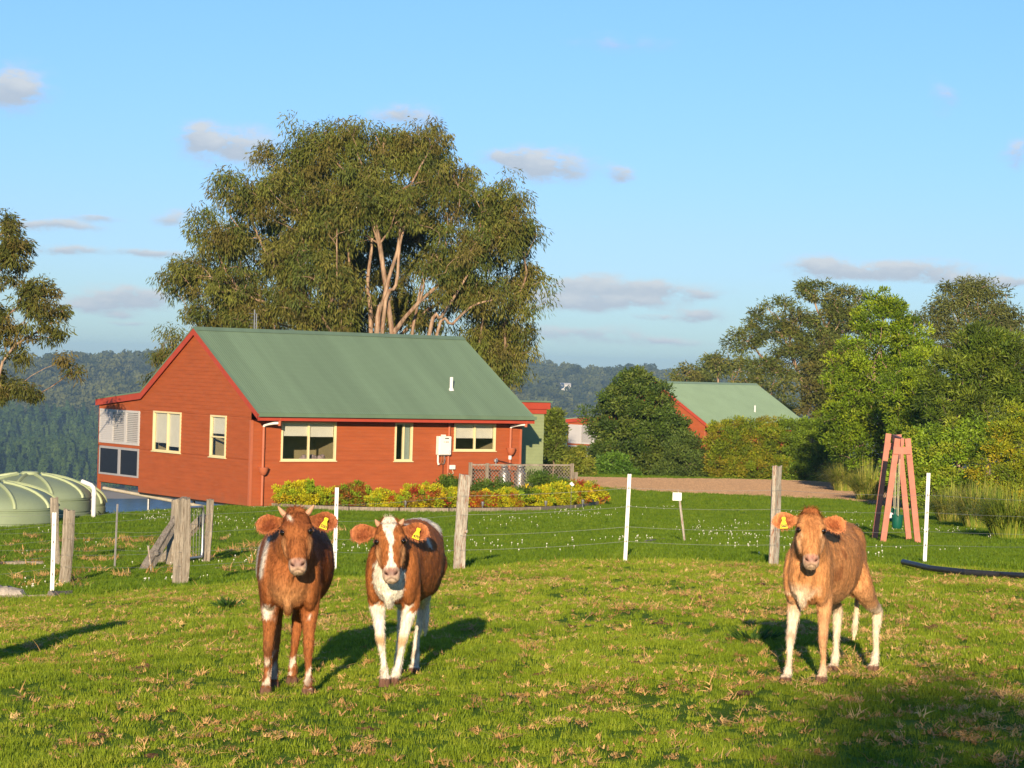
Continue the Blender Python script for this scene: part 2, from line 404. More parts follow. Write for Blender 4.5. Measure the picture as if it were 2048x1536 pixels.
for _ in range(9000):
    i_, f_, j_ = rng.integers(0, 79), rng.random(), rng.random() * 12.99; a_ = int(j_); w_ = j_ - a_
    q_ = _c[i_, a_] * (1 - f_) * (1 - w_) + _c[i_ + 1, a_] * f_ * (1 - w_) + _c[i_, a_ + 1] * (1 - f_) * w_ + _c[i_ + 1, a_ + 1] * f_ * w_; _sp.append(q_)
scatter('gravel_stones', np.array(_sp), rng.uniform(.9, 1.3, 9000), [stone_patch('stone_patch') for _ in range(3)], 'loose tan gravel stones covering the drive', 'gravel', .0)

# ---- lake in the valley
def water_material():
    mt, nt, b = new_mat('lake_water'); L = nt.links
    b.inputs['Base Color'].default_value = (.012, .035, .075, 1); b.inputs['Roughness'].default_value = .18; b.inputs['IOR'].default_value = 1.33
    t = nt.nodes.new('ShaderNodeTexCoord'); mpn = nt.nodes.new('ShaderNodeMapping'); mpn.inputs['Scale'].default_value = (.25, .9, 1); L.new(t.outputs['Object'], mpn.inputs[0])
    n = nt.nodes.new('ShaderNodeTexNoise'); n.inputs['Scale'].default_value = .35; n.inputs['Detail'].default_value = 5; L.new(mpn.outputs[0], n.inputs['Vector'])
    bp = nt.nodes.new('ShaderNodeBump'); bp.inputs['Strength'].default_value = .9; bp.inputs['Distance'].default_value = 1.2; L.new(n.outputs[0], bp.inputs['Height']); L.new(bp.outputs[0], b.inputs['Normal'])
    return mt
M['water'] = water_material()
LAKE_Z = EYE - 80.0
lk = MB(); lk.add([(-3200, 180, LAKE_Z), (3200, 180, LAKE_Z), (3200, 1700, LAKE_Z), (-3200, 1700, LAKE_Z)], [(0, 1, 2, 3)])
tag(lk.build('lake', M['water']), kind='structure')

# ---- wooded hills across the lake
def hill_z(X, Y):
    shore = 1376 + 30 * np.sin(X * .011 + 1.0) + 18 * np.sin(X * .031) - (X + 200) * .06
    s = Y - shore
    ridge_d = 2500 + 120 * np.sin(X * .004)
    t = np.clip(s / (ridge_d - 1376), -.2, 1.0)
    top = 54 + 4.5 * np.sin(X * .0135 + .4) + 3.0 * np.sin(X * .031 + 2) + np.where(X > 0, 3.0, 0)
    tp = np.maximum(t, 0); e = np.where(t < 0, t * 40, top * (.12 * np.clip(t / .02, 0, 1) * .12 + .9856 * tp ** 1.15))
    sp = 7.0 * np.sin(X * .018 + Y * .004) * np.sin(Y * .006 + 1.1) + 4 * np.sin(X * .045 - Y * .011)
    e = e + sp * np.clip(t * 4, 0, 1) * np.clip((1.02 - t) * 3, .25, 1)
    return LAKE_Z + e
def hill_material():
    mt, nt, b = new_mat('hillside'); L = nt.links
    g = nt.nodes.new('ShaderNodeNewGeometry'); sp = nt.nodes.new('ShaderNodeSeparateXYZ'); L.new(g.outputs['Position'], sp.inputs[0])
    mr = nt.nodes.new('ShaderNodeMapRange'); L.new(sp.outputs[2], mr.inputs[0]); mr.inputs[1].default_value = LAKE_Z + 1.6; mr.inputs[2].default_value = LAKE_Z + 2.8
    n = nt.nodes.new('ShaderNodeTexNoise'); n.inputs['Scale'].default_value = .02; L.new(g.outputs['Position'], n.inputs['Vector'])
    r = nt.nodes.new('ShaderNodeValToRGB'); r.color_ramp.elements[0].color = (.02, .034, .012, 1); r.color_ramp.elements[1].color = (.05, .07, .022, 1); L.new(n.outputs[0], r.inputs[0])
    mx = nt.nodes.new('ShaderNodeMix'); mx.data_type = 'RGBA'; L.new(mr.outputs[0], mx.inputs[0]); mx.inputs[6].default_value = (.36, .29, .21, 1); L.new(r.outputs[0], mx.inputs[7])
    L.new(mx.outputs[2], b.inputs['Base Color']); b.inputs['Roughness'].default_value = 1; b.inputs['Specular IOR Level'].default_value = 0
    return mt
M['hillside'] = hill_material()
_hx = np.arange(-1800, 1801, 24.); _hy = np.concatenate([np.arange(1290, 2700, 20.), np.arange(2700, 6000, 150.)])
tag(link('hills', grid_mesh('hills', _hx, _hy, hill_z, M['hillside'])), kind='structure')

# ---- forest on the hills: thousands of crowns, one mass
def far_mat(name, c0, c1):
    mt, nt, b = new_mat(name); L = nt.links
    oi = nt.nodes.new('ShaderNodeObjectInfo'); r = nt.nodes.new('ShaderNodeValToRGB')
    r.color_ramp.elements[0].color = (*c0, 1); r.color_ramp.elements[1].color = (*c1, 1); L.new(oi.outputs['Random'], r.inputs[0])
    g = nt.nodes.new('ShaderNodeNewGeometry'); n = nt.nodes.new('ShaderNodeTexNoise'); n.inputs['Scale'].default_value = .012; n.inputs['Detail'].default_value = 4; L.new(g.outputs['Position'], n.inputs['Vector'])
    mr = nt.nodes.new('ShaderNodeMapRange'); L.new(n.outputs[0], mr.inputs[0]); mr.inputs[1].default_value = .35; mr.inputs[2].default_value = .65
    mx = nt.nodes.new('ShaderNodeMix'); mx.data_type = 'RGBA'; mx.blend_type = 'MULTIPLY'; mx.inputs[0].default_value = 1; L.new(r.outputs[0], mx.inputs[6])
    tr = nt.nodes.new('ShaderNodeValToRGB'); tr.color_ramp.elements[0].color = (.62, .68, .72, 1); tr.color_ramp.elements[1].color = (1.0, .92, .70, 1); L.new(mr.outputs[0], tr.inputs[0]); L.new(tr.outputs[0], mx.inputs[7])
    L.new(mx.outputs[2], b.inputs['Base Color']); b.inputs['Roughness'].default_value = .9; b.inputs['Specular IOR Level'].default_value = .05
    return mt
def rand_quads(C, size, nrm=None, asp=1.0):
    """little leaf-clump faces at C, loosely facing nrm"""
    n = len(C); a = rng.normal(size=(n, 3))
    if nrm is not None: a = nrm + a * .7
    a /= np.linalg.norm(a, axis=1, keepdims=True)
    t = np.cross(a, rng.normal(size=(n, 3))); t /= np.linalg.norm(t, axis=1, keepdims=True); b = np.cross(a, t)
    size = np.asarray(size).reshape(-1, 1) * np.ones((n, 1))
    V = np.stack([C - t * size, C - b * size * .6 * asp, C + t * size, C + b * size * .6 * asp], 1).reshape(-1, 3)
    return V, np.arange(4 * n).reshape(n, 4)
def far_tree(name, mat, kind):
    if kind == 'gum':
        V = []; 
        for _ in range(6):
            c = np.array([rng.normal(0, 2.0), rng.normal(0, 2.0), rng.uniform(7, 12)]); d = rng.normal(size=(26, 3)); d /= np.linalg.norm(d, axis=1, keepdims=True)
            V.append((c + d * np.array([2.4, 2.4, 1.7]), d))
        C = np.concatenate([x[0] for x in V]); N_ = np.concatenate([x[1] for x in V])
    else:
        z = rng.uniform(2, 15, 150); rr = (16 - z) * .2 * (0.7 + .5 * rng.random(150)); a = rng.uniform(0, 6.283, 150)
        C = np.stack([rr * np.cos(a), rr * np.sin(a), z], 1); N_ = np.stack([np.cos(a), np.sin(a), np.full(150, .5)], 1)
    Vq, Fq = rand_quads(C, rng.uniform(.8, 1.5, len(C)), N_)
    tb = MB().tube([(0, 0, -2), (.2, 0, 5), (.1, .1, 10)], [.35, .28, .12], 5)
    V = np.concatenate([Vq, np.array(tb.v)]); o = len(Vq)
    F = [np.concatenate([Fq, np.array([[i + o for i in f] for f in tb.f if len(f) == 4])])]
    return bpy.data.objects.new(name, np_mesh(name, V, F, mat))
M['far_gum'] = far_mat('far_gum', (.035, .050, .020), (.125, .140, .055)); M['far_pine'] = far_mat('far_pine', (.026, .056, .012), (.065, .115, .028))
_n = 26000
_Y = np.sqrt(rng.uniform(1376 ** 2, 2950 ** 2, _n)); _X = rng.uniform(-.27, .27, _n) * _Y
_Z = hill_z(_X, _Y); ok = _Z > LAKE_Z + 2.2
clear = (vnoise(_X, _Y, .012, 5) > .80) & (_X > 0); ok &= ~clear
_ys = np.arange(1500., 2560., 4.); _dq = sight(1131, 767); _hq = np.array([EYE + _dq[2] * y / _dq[1] - float(hill_z(_dq[0] * y / _dq[1], y)) for y in _ys])
Y_FAR = float(_ys[int(np.argmin(np.abs(_hq - 7.0)))])          # the white house stands here, in a gap of the wood
ok &= ~((np.abs(_X - _dq[0] / _dq[1] * _Y) < 11) & (_Y < Y_FAR + 8) & (_Y > Y_FAR - 270))
low = (_Z < LAKE_Z + 26 + 10 * (vnoise(_X, _Y, .006, 8) - .5)) & (_X < 100)
P = np.stack([_X, _Y, _Z - .3], 1)
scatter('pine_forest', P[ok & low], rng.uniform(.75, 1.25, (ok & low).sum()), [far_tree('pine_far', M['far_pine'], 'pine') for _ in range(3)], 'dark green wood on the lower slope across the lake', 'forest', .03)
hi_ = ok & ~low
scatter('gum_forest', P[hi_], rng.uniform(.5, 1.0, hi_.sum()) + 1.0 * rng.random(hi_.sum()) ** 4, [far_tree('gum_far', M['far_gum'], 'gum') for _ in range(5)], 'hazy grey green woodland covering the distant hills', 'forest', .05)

# ---- air: one box of thin haze round everything
hz = MB().box((-2600, -420, -100), (2600, 6100, 26))
mt = bpy.data.materials.new('haze_air'); mt.use_nodes = True; nt = mt.node_tree; nt.nodes.clear()
pv = nt.nodes.new('ShaderNodeVolumePrincipled'); pv.inputs['Color'].default_value = (.42, .70, 1, 1); pv.inputs['Density'].default_value = .00014; pv.inputs['Anisotropy'].default_value = .0
nt.links.new(pv.outputs[0], nt.nodes.new('ShaderNodeOutputMaterial').inputs['Volume'])
HAZE_DENS = pv.inputs['Density']
tag(hz.build('haze', mt), 'thin blue haze over the valley and hills', 'haze', kind='stuff')

# ---- grass
def blade_mat(name, c0, c1, c2, trans=.3):
    mt, nt, b = new_mat(name); L = nt.links
    oi = nt.nodes.new('ShaderNodeObjectInfo'); g = nt.nodes.new('ShaderNodeNewGeometry')
    n = nt.nodes.new('ShaderNodeTexNoise'); n.inputs['Scale'].default_value = .9; n.inputs['Detail'].default_value = 5; L.new(g.outputs['Position'], n.inputs['Vector'])
    ad = nt.nodes.new('ShaderNodeMath'); ad.operation = 'MULTIPLY_ADD'; L.new(oi.outputs['Random'], ad.inputs[0]); ad.inputs[1].default_value = .5
    mu = nt.nodes.new('ShaderNodeMath'); mu.operation = 'MULTIPLY_ADD'; L.new(n.outputs[0], mu.inputs[0]); mu.inputs[1].default_value = 1.1; mu.inputs[2].default_value = -.3
    L.new(mu.outputs[0], ad.inputs[2])
    r = nt.nodes.new('ShaderNodeValToRGB'); e = r.color_ramp.elements; e.new(.5)
    e[0].position = .1; e[1].position = .5; e[2].position = .9
    e[0].color = (*c0, 1); e[1].color = (*c1, 1); e[2].color = (*c2, 1); L.new(ad.outputs[0], r.inputs[0])
    L.new(r.outputs[0], b.inputs['Base Color']); b.inputs['Roughness'].default_value = .55; b.inputs['Specular IOR Level'].default_value = .25
    tr = nt.nodes.new('ShaderNodeBsdfTranslucent'); L.new(r.outputs[0], tr.inputs[0])
    ms = nt.nodes.new('ShaderNodeMixShader'); ms.inputs[0].default_value = trans
    L.new(b.outputs[0], ms.inputs[1]); L.new(tr.outputs[0], ms.inputs[2]); L.new(ms.outputs[0], nt.nodes['Material Output'].inputs[0])
    return mt
M['grass'] = blade_mat('grass_blades', (.15, .225, .012), (.25, .34, .018), (.40, .45, .04))
M['lawn'] = blade_mat('lawn_blades', (.090, .170, .008), (.132, .220, .010), (.19, .265, .016))
M['straw'] = blade_mat('straw', (.34, .185, .065), (.58, .345, .125), (.74, .52, .21), .15)
def tuft(name, n, rad, h0, h1, w, lean, mat, flat=0.):
    a = rng.uniform(0, 6.283, n); r = rad * np.sqrt(rng.random(n)); base = np.stack([r * np.cos(a), r * np.sin(a), np.full(n, -.008)], 1)
    h = rng.uniform(h0, h1, n); th = rng.uniform(0, 6.283, n); ln = np.abs(rng.normal(lean, lean * .5, n))
    d = np.stack([np.cos(th), np.sin(th), np.zeros(n)], 1); s = np.stack([-np.sin(th), np.cos(th), np.zeros(n)], 1)
    ww = (w * rng.uniform(.6, 1.3, n))[:, None]
    mid = base + d * (h * ln * .35)[:, None] + np.stack([np.zeros(n), np.zeros(n), h * (.6 - flat * .5)], 1)
    tip = base + d * (h * ln)[:, None] + np.stack([np.zeros(n), np.zeros(n), h * (1 - flat * .9)], 1)
    V = np.stack([base - s * ww, base + s * ww, mid + s * ww * .75, mid - s * ww * .75, tip], 1).reshape(-1, 3)
    i = np.arange(n)[:, None] * 5
    F = [np.concatenate([i, i + 1, i + 2, i + 3], 1), np.concatenate([i + 3, i + 2, i + 4], 1)]
    return bpy.data.objects.new(name, np_mesh(name, V, F, mat, smooth=True))
def wedge(y0, y1, per_m2, xl=-.24, xr=.24):
    n = int((y1 ** 2 - y0 ** 2) / 2 * (xr - xl) * per_m2)
    Y = np.sqrt(rng.uniform(y0 ** 2, y1 ** 2, n)); X = rng.uniform(xl, xr, n) * Y
    return X, Y
X1, Y1 = wedge(8.5, 19, 230); X2, Y2 = wedge(19, 30, 150)
X = np.concatenate([X1, X2]); Y = np.concatenate([Y1, Y2])
lush = vnoise(X, Y, .9, 3) * .6 + vnoise(X, Y, 2.7, 4) * .4
keep = rng.random(len(X)) < .55 + .7 * lush; X, Y, lush = X[keep], Y[keep], lush[keep]
fence_strip = np.exp(-((Y - 29.5) / 1.6) ** 2)
S = rng.uniform(.6, 1.0, len(X)) * (.75 + .42 * lush ** 1.5) * (1 + .5 * fence_strip) * np.where(Y > 19, 1.15, 1)
P = np.stack([X, Y, ground_z(X, Y)], 1)
scatter('paddock_grass', P, S, [tuft('grass_tuft', 42, .07, .018, .05, .0024, .55, M['grass']) for _ in range(5)], 'short green pasture grass under the calves', 'grass')
X1, Y1 = wedge(30, 48, 75); X2, Y2 = wedge(48, 84, 26); X3, Y3 = wedge(84, 128, 13, -.06, .24)
X = np.concatenate([X1, X2, X3]); Y = np.concatenate([Y1, Y2, Y3]); keep = Y < np.interp(X, _EK, _EV) + 3; X, Y = X[keep], Y[keep]
_gn = np.array([ground_at(*q, lo=60)[:2] for q in _near]); _gf = np.array([ground_at(*q, lo=60)[:2] for q in _far])
onroad = (Y > np.interp(X, _gn[:, 0], _gn[:, 1]) + .1) & (Y < np.interp(X, _gf[:, 0], _gf[:, 1])) & (X > _gn[0, 0]) & (Y > 80); X, Y = X[~onroad], Y[~onroad]
P = np.stack([X, Y, ground_z(X, Y)], 1)
scatter('lawn_grass', P, rng.uniform(.7, 1.1, len(X)) * np.where(Y > 48, 1.35, 1.0) * np.where(Y > 84, 1.4, 1.0) * (1 + .5 * np.exp(-((Y - 31) / 1.5) ** 2)), [tuft('lawn_tuft', 36, .12, .025, .06, .0045, .5, M['lawn']) for _ in range(4)], 'mown green lawn beyond the wire fence', 'grass')
# dry, straw coloured bits lying in the paddock
X, Y = wedge(8.5, 30, 300)
dn = vnoise(X, Y, .8, 11) * .28 + vnoise(X, Y, 8.0, 12) * .72
keep = rng.random(len(X)) < np.clip((dn - .545) * 3.6, .03, .8); X, Y, dn = X[keep], Y[keep], dn[keep]
P = np.stack([X, Y, ground_z(X, Y) + .022], 1)
scatter('dry_grass', P, rng.uniform(.5, 1.25, len(X)), [tuft('straw_tuft', 11, .030, .03, .062, .0032, .9, M['straw'], flat=.7) for _ in range(4)], 'straw coloured dead grass scattered over the paddock', 'dry grass', .3)
# clods of trodden earth and old dung
def clod(name, mat):
    n, k = 12, 5; V = []; F = []
    for j in range(k + 1):
        ph = j / k * math.pi / 2
        for i in range(n):
            a = 2 * math.pi * i / n; r = .06 * math.cos(ph) * (1 + .35 * rng.normal()) + .002; V.append((r * math.cos(a) * 1.4, r * math.sin(a), .022 * math.sin(ph) * (1 + .4 * rng.normal()) - .004))
    for j in range(k):
        for i in range(n): F.append((j * n + i, j * n + (i + 1) % n, j * n + n + (i + 1) % n, j * n + n + i))
    me = bpy.data.meshes.new(name); me.from_pydata(V, [], F); me.materials.append(mat); return bpy.data.objects.new(name, me)
M['earth'] = principled('earth', (.15, .085, .045), .95, var=.4, scale=20, bump=.8, bscale=120, spec=.1)
X, Y = wedge(8.5, 30, .6); P = np.stack([X, Y, ground_z(X, Y) + .004], 1)
scatter('earth_clods', P, rng.uniform(.3, 1.0, len(X)) ** 1.4, [clod('clod', M['earth']) for _ in range(4)], 'small brown clods and old dung in the grass', 'clods', .05)
# tan scattered leaves on the slope left of the gate
X = rng.uniform(-12, -3.5, 700); Y = rng.uniform(32, 58, 700); keep = vnoise(X, Y, .8, 21) > .60; X, Y = X[keep], Y[keep]
P = np.stack([X, Y, ground_z(X, Y) + .03], 1)
scatter('slope_straw', P, rng.uniform(1.2, 2.4, len(X)), [tuft('slope_straw_tuft', 24, .06, .05, .10, .004, .8, M['straw'], flat=.55) for _ in range(3)], 'tan dead grass patches on the slope below the tanks', 'dry grass', .25)
# clover in flower on the lawn
def clover(name, mat):
    b = MB()
    for _ in range(1):
        x, y, z = 0., 0., rng.uniform(.05, .085)
        b.tube([(x, y, 0), (x, y, z)], .0015, 4); b.lathe([(.002, -.009), (.008, -.006), (.010, 0), (.008, .007), (.002, .010)], 7, (x, y, z))
    me = b.mesh(name, mat); return bpy.data.objects.new(name, me)
M['clover'] = principled('clover_heads', (.74, .72, .60), .8, var=.1, scale=30)
X, Y = wedge(33, 80, 13, -.20, .24)
dn = vnoise(X, Y * .45, .42, 31) * .6 + vnoise(X, Y * .6, 1.3, 32) * .4
keep = (rng.random(len(X)) < np.clip((dn - .57) * 1.8, 0, .4)) & (Y < np.interp(X, _EK, _EV) - 1); X, Y = X[keep], Y[keep]
P = np.stack([X, Y, ground_z(X, Y)], 1)
scatter('clover_flowers', P, rng.uniform(.8, 1.25, len(X)), [clover('clover_head', M['clover']) for _ in range(3)], 'white clover flowers in drifts across the lawn', 'clover', .1)
# ================================================================== houses
M['wall_paint'] = principled('red_wall_paint', (.365, .088, .028), .7, var=.10, scale=1.2, bump=.12, bscale=40, spec=.25, streak=(1, 1, 6), dirt=(.345, .095, .036))
def splash(mt):
    """rain-splashed earth on the lowest boards and sun-faded bands"""
    nt = mt.node_tree; L = nt.links; b = nt.nodes['Principled BSDF']; src = b.inputs['Base Color'].links[0].from_socket
    t = nt.nodes.new('ShaderNodeTexCoord'); sp = nt.nodes.new('ShaderNodeSeparateXYZ'); L.new(t.outputs['Object'], sp.inputs[0])
    n = nt.nodes.new('ShaderNodeTexNoise'); n.inputs['Scale'].default_value = 3.; n.inputs['Detail'].default_value = 7; L.new(t.outputs['Object'], n.inputs['Vector'])
    m1 = nt.nodes.new('ShaderNodeMath'); m1.operation = 'MULTIPLY_ADD'; L.new(n.outputs[0], m1.inputs[0]); m1.inputs[1].default_value = .7; m1.inputs[2].default_value = -.12
    r = nt.nodes.new('ShaderNodeMath'); r.operation = 'SUBTRACT'; L.new(m1.outputs[0], r.inputs[0]); L.new(sp.outputs[2], r.inputs[1])
    mr = nt.nodes.new('ShaderNodeMapRange'); L.new(r.outputs[0], mr.inputs[0]); mr.inputs[1].default_value = -.05; mr.inputs[2].default_value = .3; mr.inputs[3].default_value = 0; mr.inputs[4].default_value = .35
    mx = nt.nodes.new('ShaderNodeMix'); mx.data_type = 'RGBA'; L.new(mr.outputs[0], mx.inputs[0]); L.new(src, mx.inputs[6]); mx.inputs[7].default_value = (.22, .10, .055, 1)
    L.new(mx.outputs[2], b.inputs['Base Color'])
splash(M['wall_paint'])
M['trim_red'] = principled('red_trim_paint', (.42, .060, .030), .55, var=.08, scale=3)
M['pipe_paint'] = principled('salmon_pipe_paint', (.43, .125, .058), .5, var=.06, scale=5)
M['roof_green'] = principled('green_roof_sheet', (.140, .212, .136), .42, var=.10, scale=1.4, spec=.45, streak=(1.3, .10, .10))
M['roof_pale'] = principled('pale_green_roof_sheet', (.22, .32, .205), .45, var=.05, scale=.9, spec=.45)
M['green_paint'] = principled('green_wall_paint', (.26, .31, .15), .7, var=.08, scale=2)
M['cream'] = principled('cream_aluminium', (.74, .64, .36), .4, var=.04, scale=6)
M['grey_frame'] = principled('grey_aluminium', (.36, .36, .37), .45, var=.06, scale=6)
M['white_louvre'] = principled('pale_louvre_paint', (.50, .49, .48), .5, var=.05, scale=8)
M['blind'] = principled('blind_fabric', (.70, .67, .58), .9, var=.04, scale=4)
M['curtain'] = principled('curtain_fabric', (.30, .36, .32), .9, var=.15, scale=14, streak=(8, 8, .3))
M['room'] = principled('room_wall', (.30, .25, .14), .9, var=.1, scale=2)
M['bedding'] = principled('bedding_cloth', (.35, .26, .27), .9, var=.4, scale=9)
M['pvc'] = principled('white_pvc', (.76, .75, .70), .4, var=.05, scale=5)
M['old_pvc'] = principled('cream_pvc', (.62, .55, .40), .5, var=.12, scale=5)
M['galv'] = principled('galvanised_steel', (.42, .43, .44), .42, metal=.75, var=.15, scale=12)
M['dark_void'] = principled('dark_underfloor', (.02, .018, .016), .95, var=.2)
def glass_mat():
    mt, nt, b = new_mat('window_glass'); L = nt.links
    t = nt.nodes.new('ShaderNodeBsdfTransparent'); t.inputs[0].default_value = (.95, .96, .95, 1); g = nt.nodes.new('ShaderNodeBsdfGlossy'); g.inputs['Roughness'].default_value = .03
    ms = nt.nodes.new('ShaderNodeMixShader'); ms.inputs[0].default_value = .07; L.new(t.outputs[0], ms.inputs[1]); L.new(g.outputs[0], ms.inputs[2]); L.new(ms.outputs[0], nt.nodes['Material Output'].inputs[0])
    return mt
M['glass'] = glass_mat()
def dark_glass_mat():
    mt, nt, b = new_mat('dark_screen'); b.inputs['Base Color'].default_value = (.012, .013, .018, 1); b.inputs['Roughness'].default_value = .25; b.inputs['Specular IOR Level'].default_value = .35
    return mt
M['dark_glass'] = dark_glass_mat()

HL, HW, OV, GL = 10.07, 7.19, .575, .107           # length, gable width, eave and gable overhang
Z_APEX, Z_EAVE = 5.36, 2.83
VB, VE, ZB, ZE = 7.05, 10.2, 3.25, 2.95             # verandah roof: break and outer edge
SL = (Z_APEX - Z_EAVE) / (HW / 2 + OV)
def roof_z(v):
    if v <= HW / 2: return Z_EAVE + SL * (v + OV)
    if v <= VB: return Z_APEX + (ZB - Z_APEX) * (v - HW / 2) / (VB - HW / 2)
    return ZB + (ZE - ZB) * (v - VB) / (VE - VB)
def siding(f, zlo, zhi, bounds, opens, row=.118):
    """lapped boards: f(s, z, out) -> point; bounds(z) -> (s0, s1); opens: (s0, s1, z0, z1)"""
    b = MB(); cuts = sorted(set([zlo, zhi] + [round(zlo + row * k, 4) for k in range(1, int((zhi - zlo) / row) + 1)] + [z for o in opens for z in o[2:4] if zlo < z < zhi]))
    for z0, z1 in zip(cuts[:-1], cuts[1:]):
        if z1 - z0 < .004: continue
        zm = (z0 + z1) / 2; a0, a1 = bounds(z0); c0, c1 = bounds(z1)
        segs = [(a0, a1, c0, c1)]
        for (s0, s1, q0, q1) in opens:
            if not q0 < zm < q1: continue
            new = []
            for (p0, p1, r0, r1) in segs:
                if s1 <= p0 or s0 >= p1: new.append((p0, p1, r0, r1)); continue
                if s0 > p0: new.append((p0, s0, r0, s0))
                if s1 < p1: new.append((s1, p1, s1, r1))
            segs = new
        for (p0, p1, r0, r1) in segs:
            if p1 - p0 < .01: continue
            r1 = max(r1, r0 + .001)
            b.add([f(p0, z0, 0), f(p1, z0, 0), f(p1, z0, .015), f(p0, z0, .015), f(r1, z1, .002), f(r0, z1, .002)], [(0, 1, 2, 3), (3, 2, 4, 5)])
    return b
def corrugated(p0, along, upv, nrm, length, rise, pitch=.0762, amp=.012, n=6):
    k = int(length / pitch * n) + 1; s = np.linspace(0, length, k)
    p0, along, upv, nrm = map(np.array, (p0, along, upv, nrm)); h = amp * np.cos(2 * np.pi * s / pitch)
    V = np.concatenate([p0 + s[:, None] * along + h[:, None] * nrm + upv * r for r in (0, rise)])
    i = np.arange(k - 1)[:, None]
    return V, np.concatenate([i, i + 1, i + k + 1, i + k], 1)
def window(parent, axis, s0, s1, z0, z1, splits, blinds, label=None, inner='room', mat='cream', fr=.055, sash=True):
    """axis 'front' (wall y=0) or 'gable' (wall x=0). blinds: per pane (top fraction covered, material)"""
    P = (lambda s, z, o: (s, -o, z)) if axis == 'front' else (lambda s, z, o: (-o, s, z))
    b = MB()
    def bar(a0, a1, c0, c1, o0=-.05, o1=.04):
        A, B = P(a0, c0, o0), P(a1, c1, o1); b.box([min(x, y) for x, y in zip(A, B)], [max(x, y) for x, y in zip(A, B)])
    bar(s0, s1, z0, z0 + fr); bar(s0, s1, z1 - fr, z1); bar(s0, s0 + fr, z0 + fr, z1 - fr); bar(s1 - fr, s1, z0 + fr, z1 - fr)
    bar(s0 - .03, s1 + .03, z0 - .03, z0 - .002, 0, .07)                       # sill
    edges = [s0 + fr] + [s0 + (s1 - s0) * q for q in splits] + [s1 - fr]
    for e in edges[1:-1]: bar(e - fr * .45, e + fr * .45, z0 + fr, z1 - fr, -.045, .03)
    w = b.build('window', M[mat], parent)
    if label: w['label'] = label
    room = MB(); A = P(s0 - .3, z0 - .5, -.09); B = P(s1 + .3, z1 + .25, -1.7)
    lo = [min(x, y) for x, y in zip(A, B)]; hi = [max(x, y) for x, y in zip(A, B)]
    # open-fronted niche: the room behind the glass
    x0, y0, zz0 = lo; x1, y1, zz1 = hi
    V = [(x0, y0, zz0), (x1, y0, zz0), (x1, y1, zz0), (x0, y1, zz0), (x0, y0, zz1), (x1, y0, zz1), (x1, y1, zz1), (x0, y1, zz1)]
    F = [(0, 1, 2, 3), (4, 7, 6, 5), (2, 6, 7, 3)] + ([(1, 5, 6, 2), (3, 7, 4, 0)] if axis == 'front' else [(1, 5, 6, 2), (0, 4, 5, 1)])
    room.add(V, F); room.build('room', M[inner], w)
    for k, (a, c) in enumerate(zip(edges[:-1], edges[1:])):
        g = MB(); A = P(a + .01, z0 + fr, -.012); B = P(c - .01, z1 - fr, -.016); g.box([min(x, y) for x, y in zip(A, B)], [max(x, y) for x, y in zip(A, B)]); g.build('pane', M['glass'], w)
        if k < len(blinds) and blinds[k]:
            fr_, mm = blinds[k]; zt = z1 - fr; zb_ = zt - (zt - z0 - fr) * fr_
            q = MB(); A = P(a + .015, zb_, -.05); B = P(c - .015, zt, -.056); q.box([min(x, y) for x, y in zip(A, B)], [max(x, y) for x, y in zip(A, B)])
            A = P(a + .015, zb_ - .02, -.045); B = P(c - .015, zb_ - .001, -.06); q.box([min(x, y) for x, y in zip(A, B)], [max(x, y) for x, y in zip(A, B)]); q.build('blind', M[mm], w)
    return w
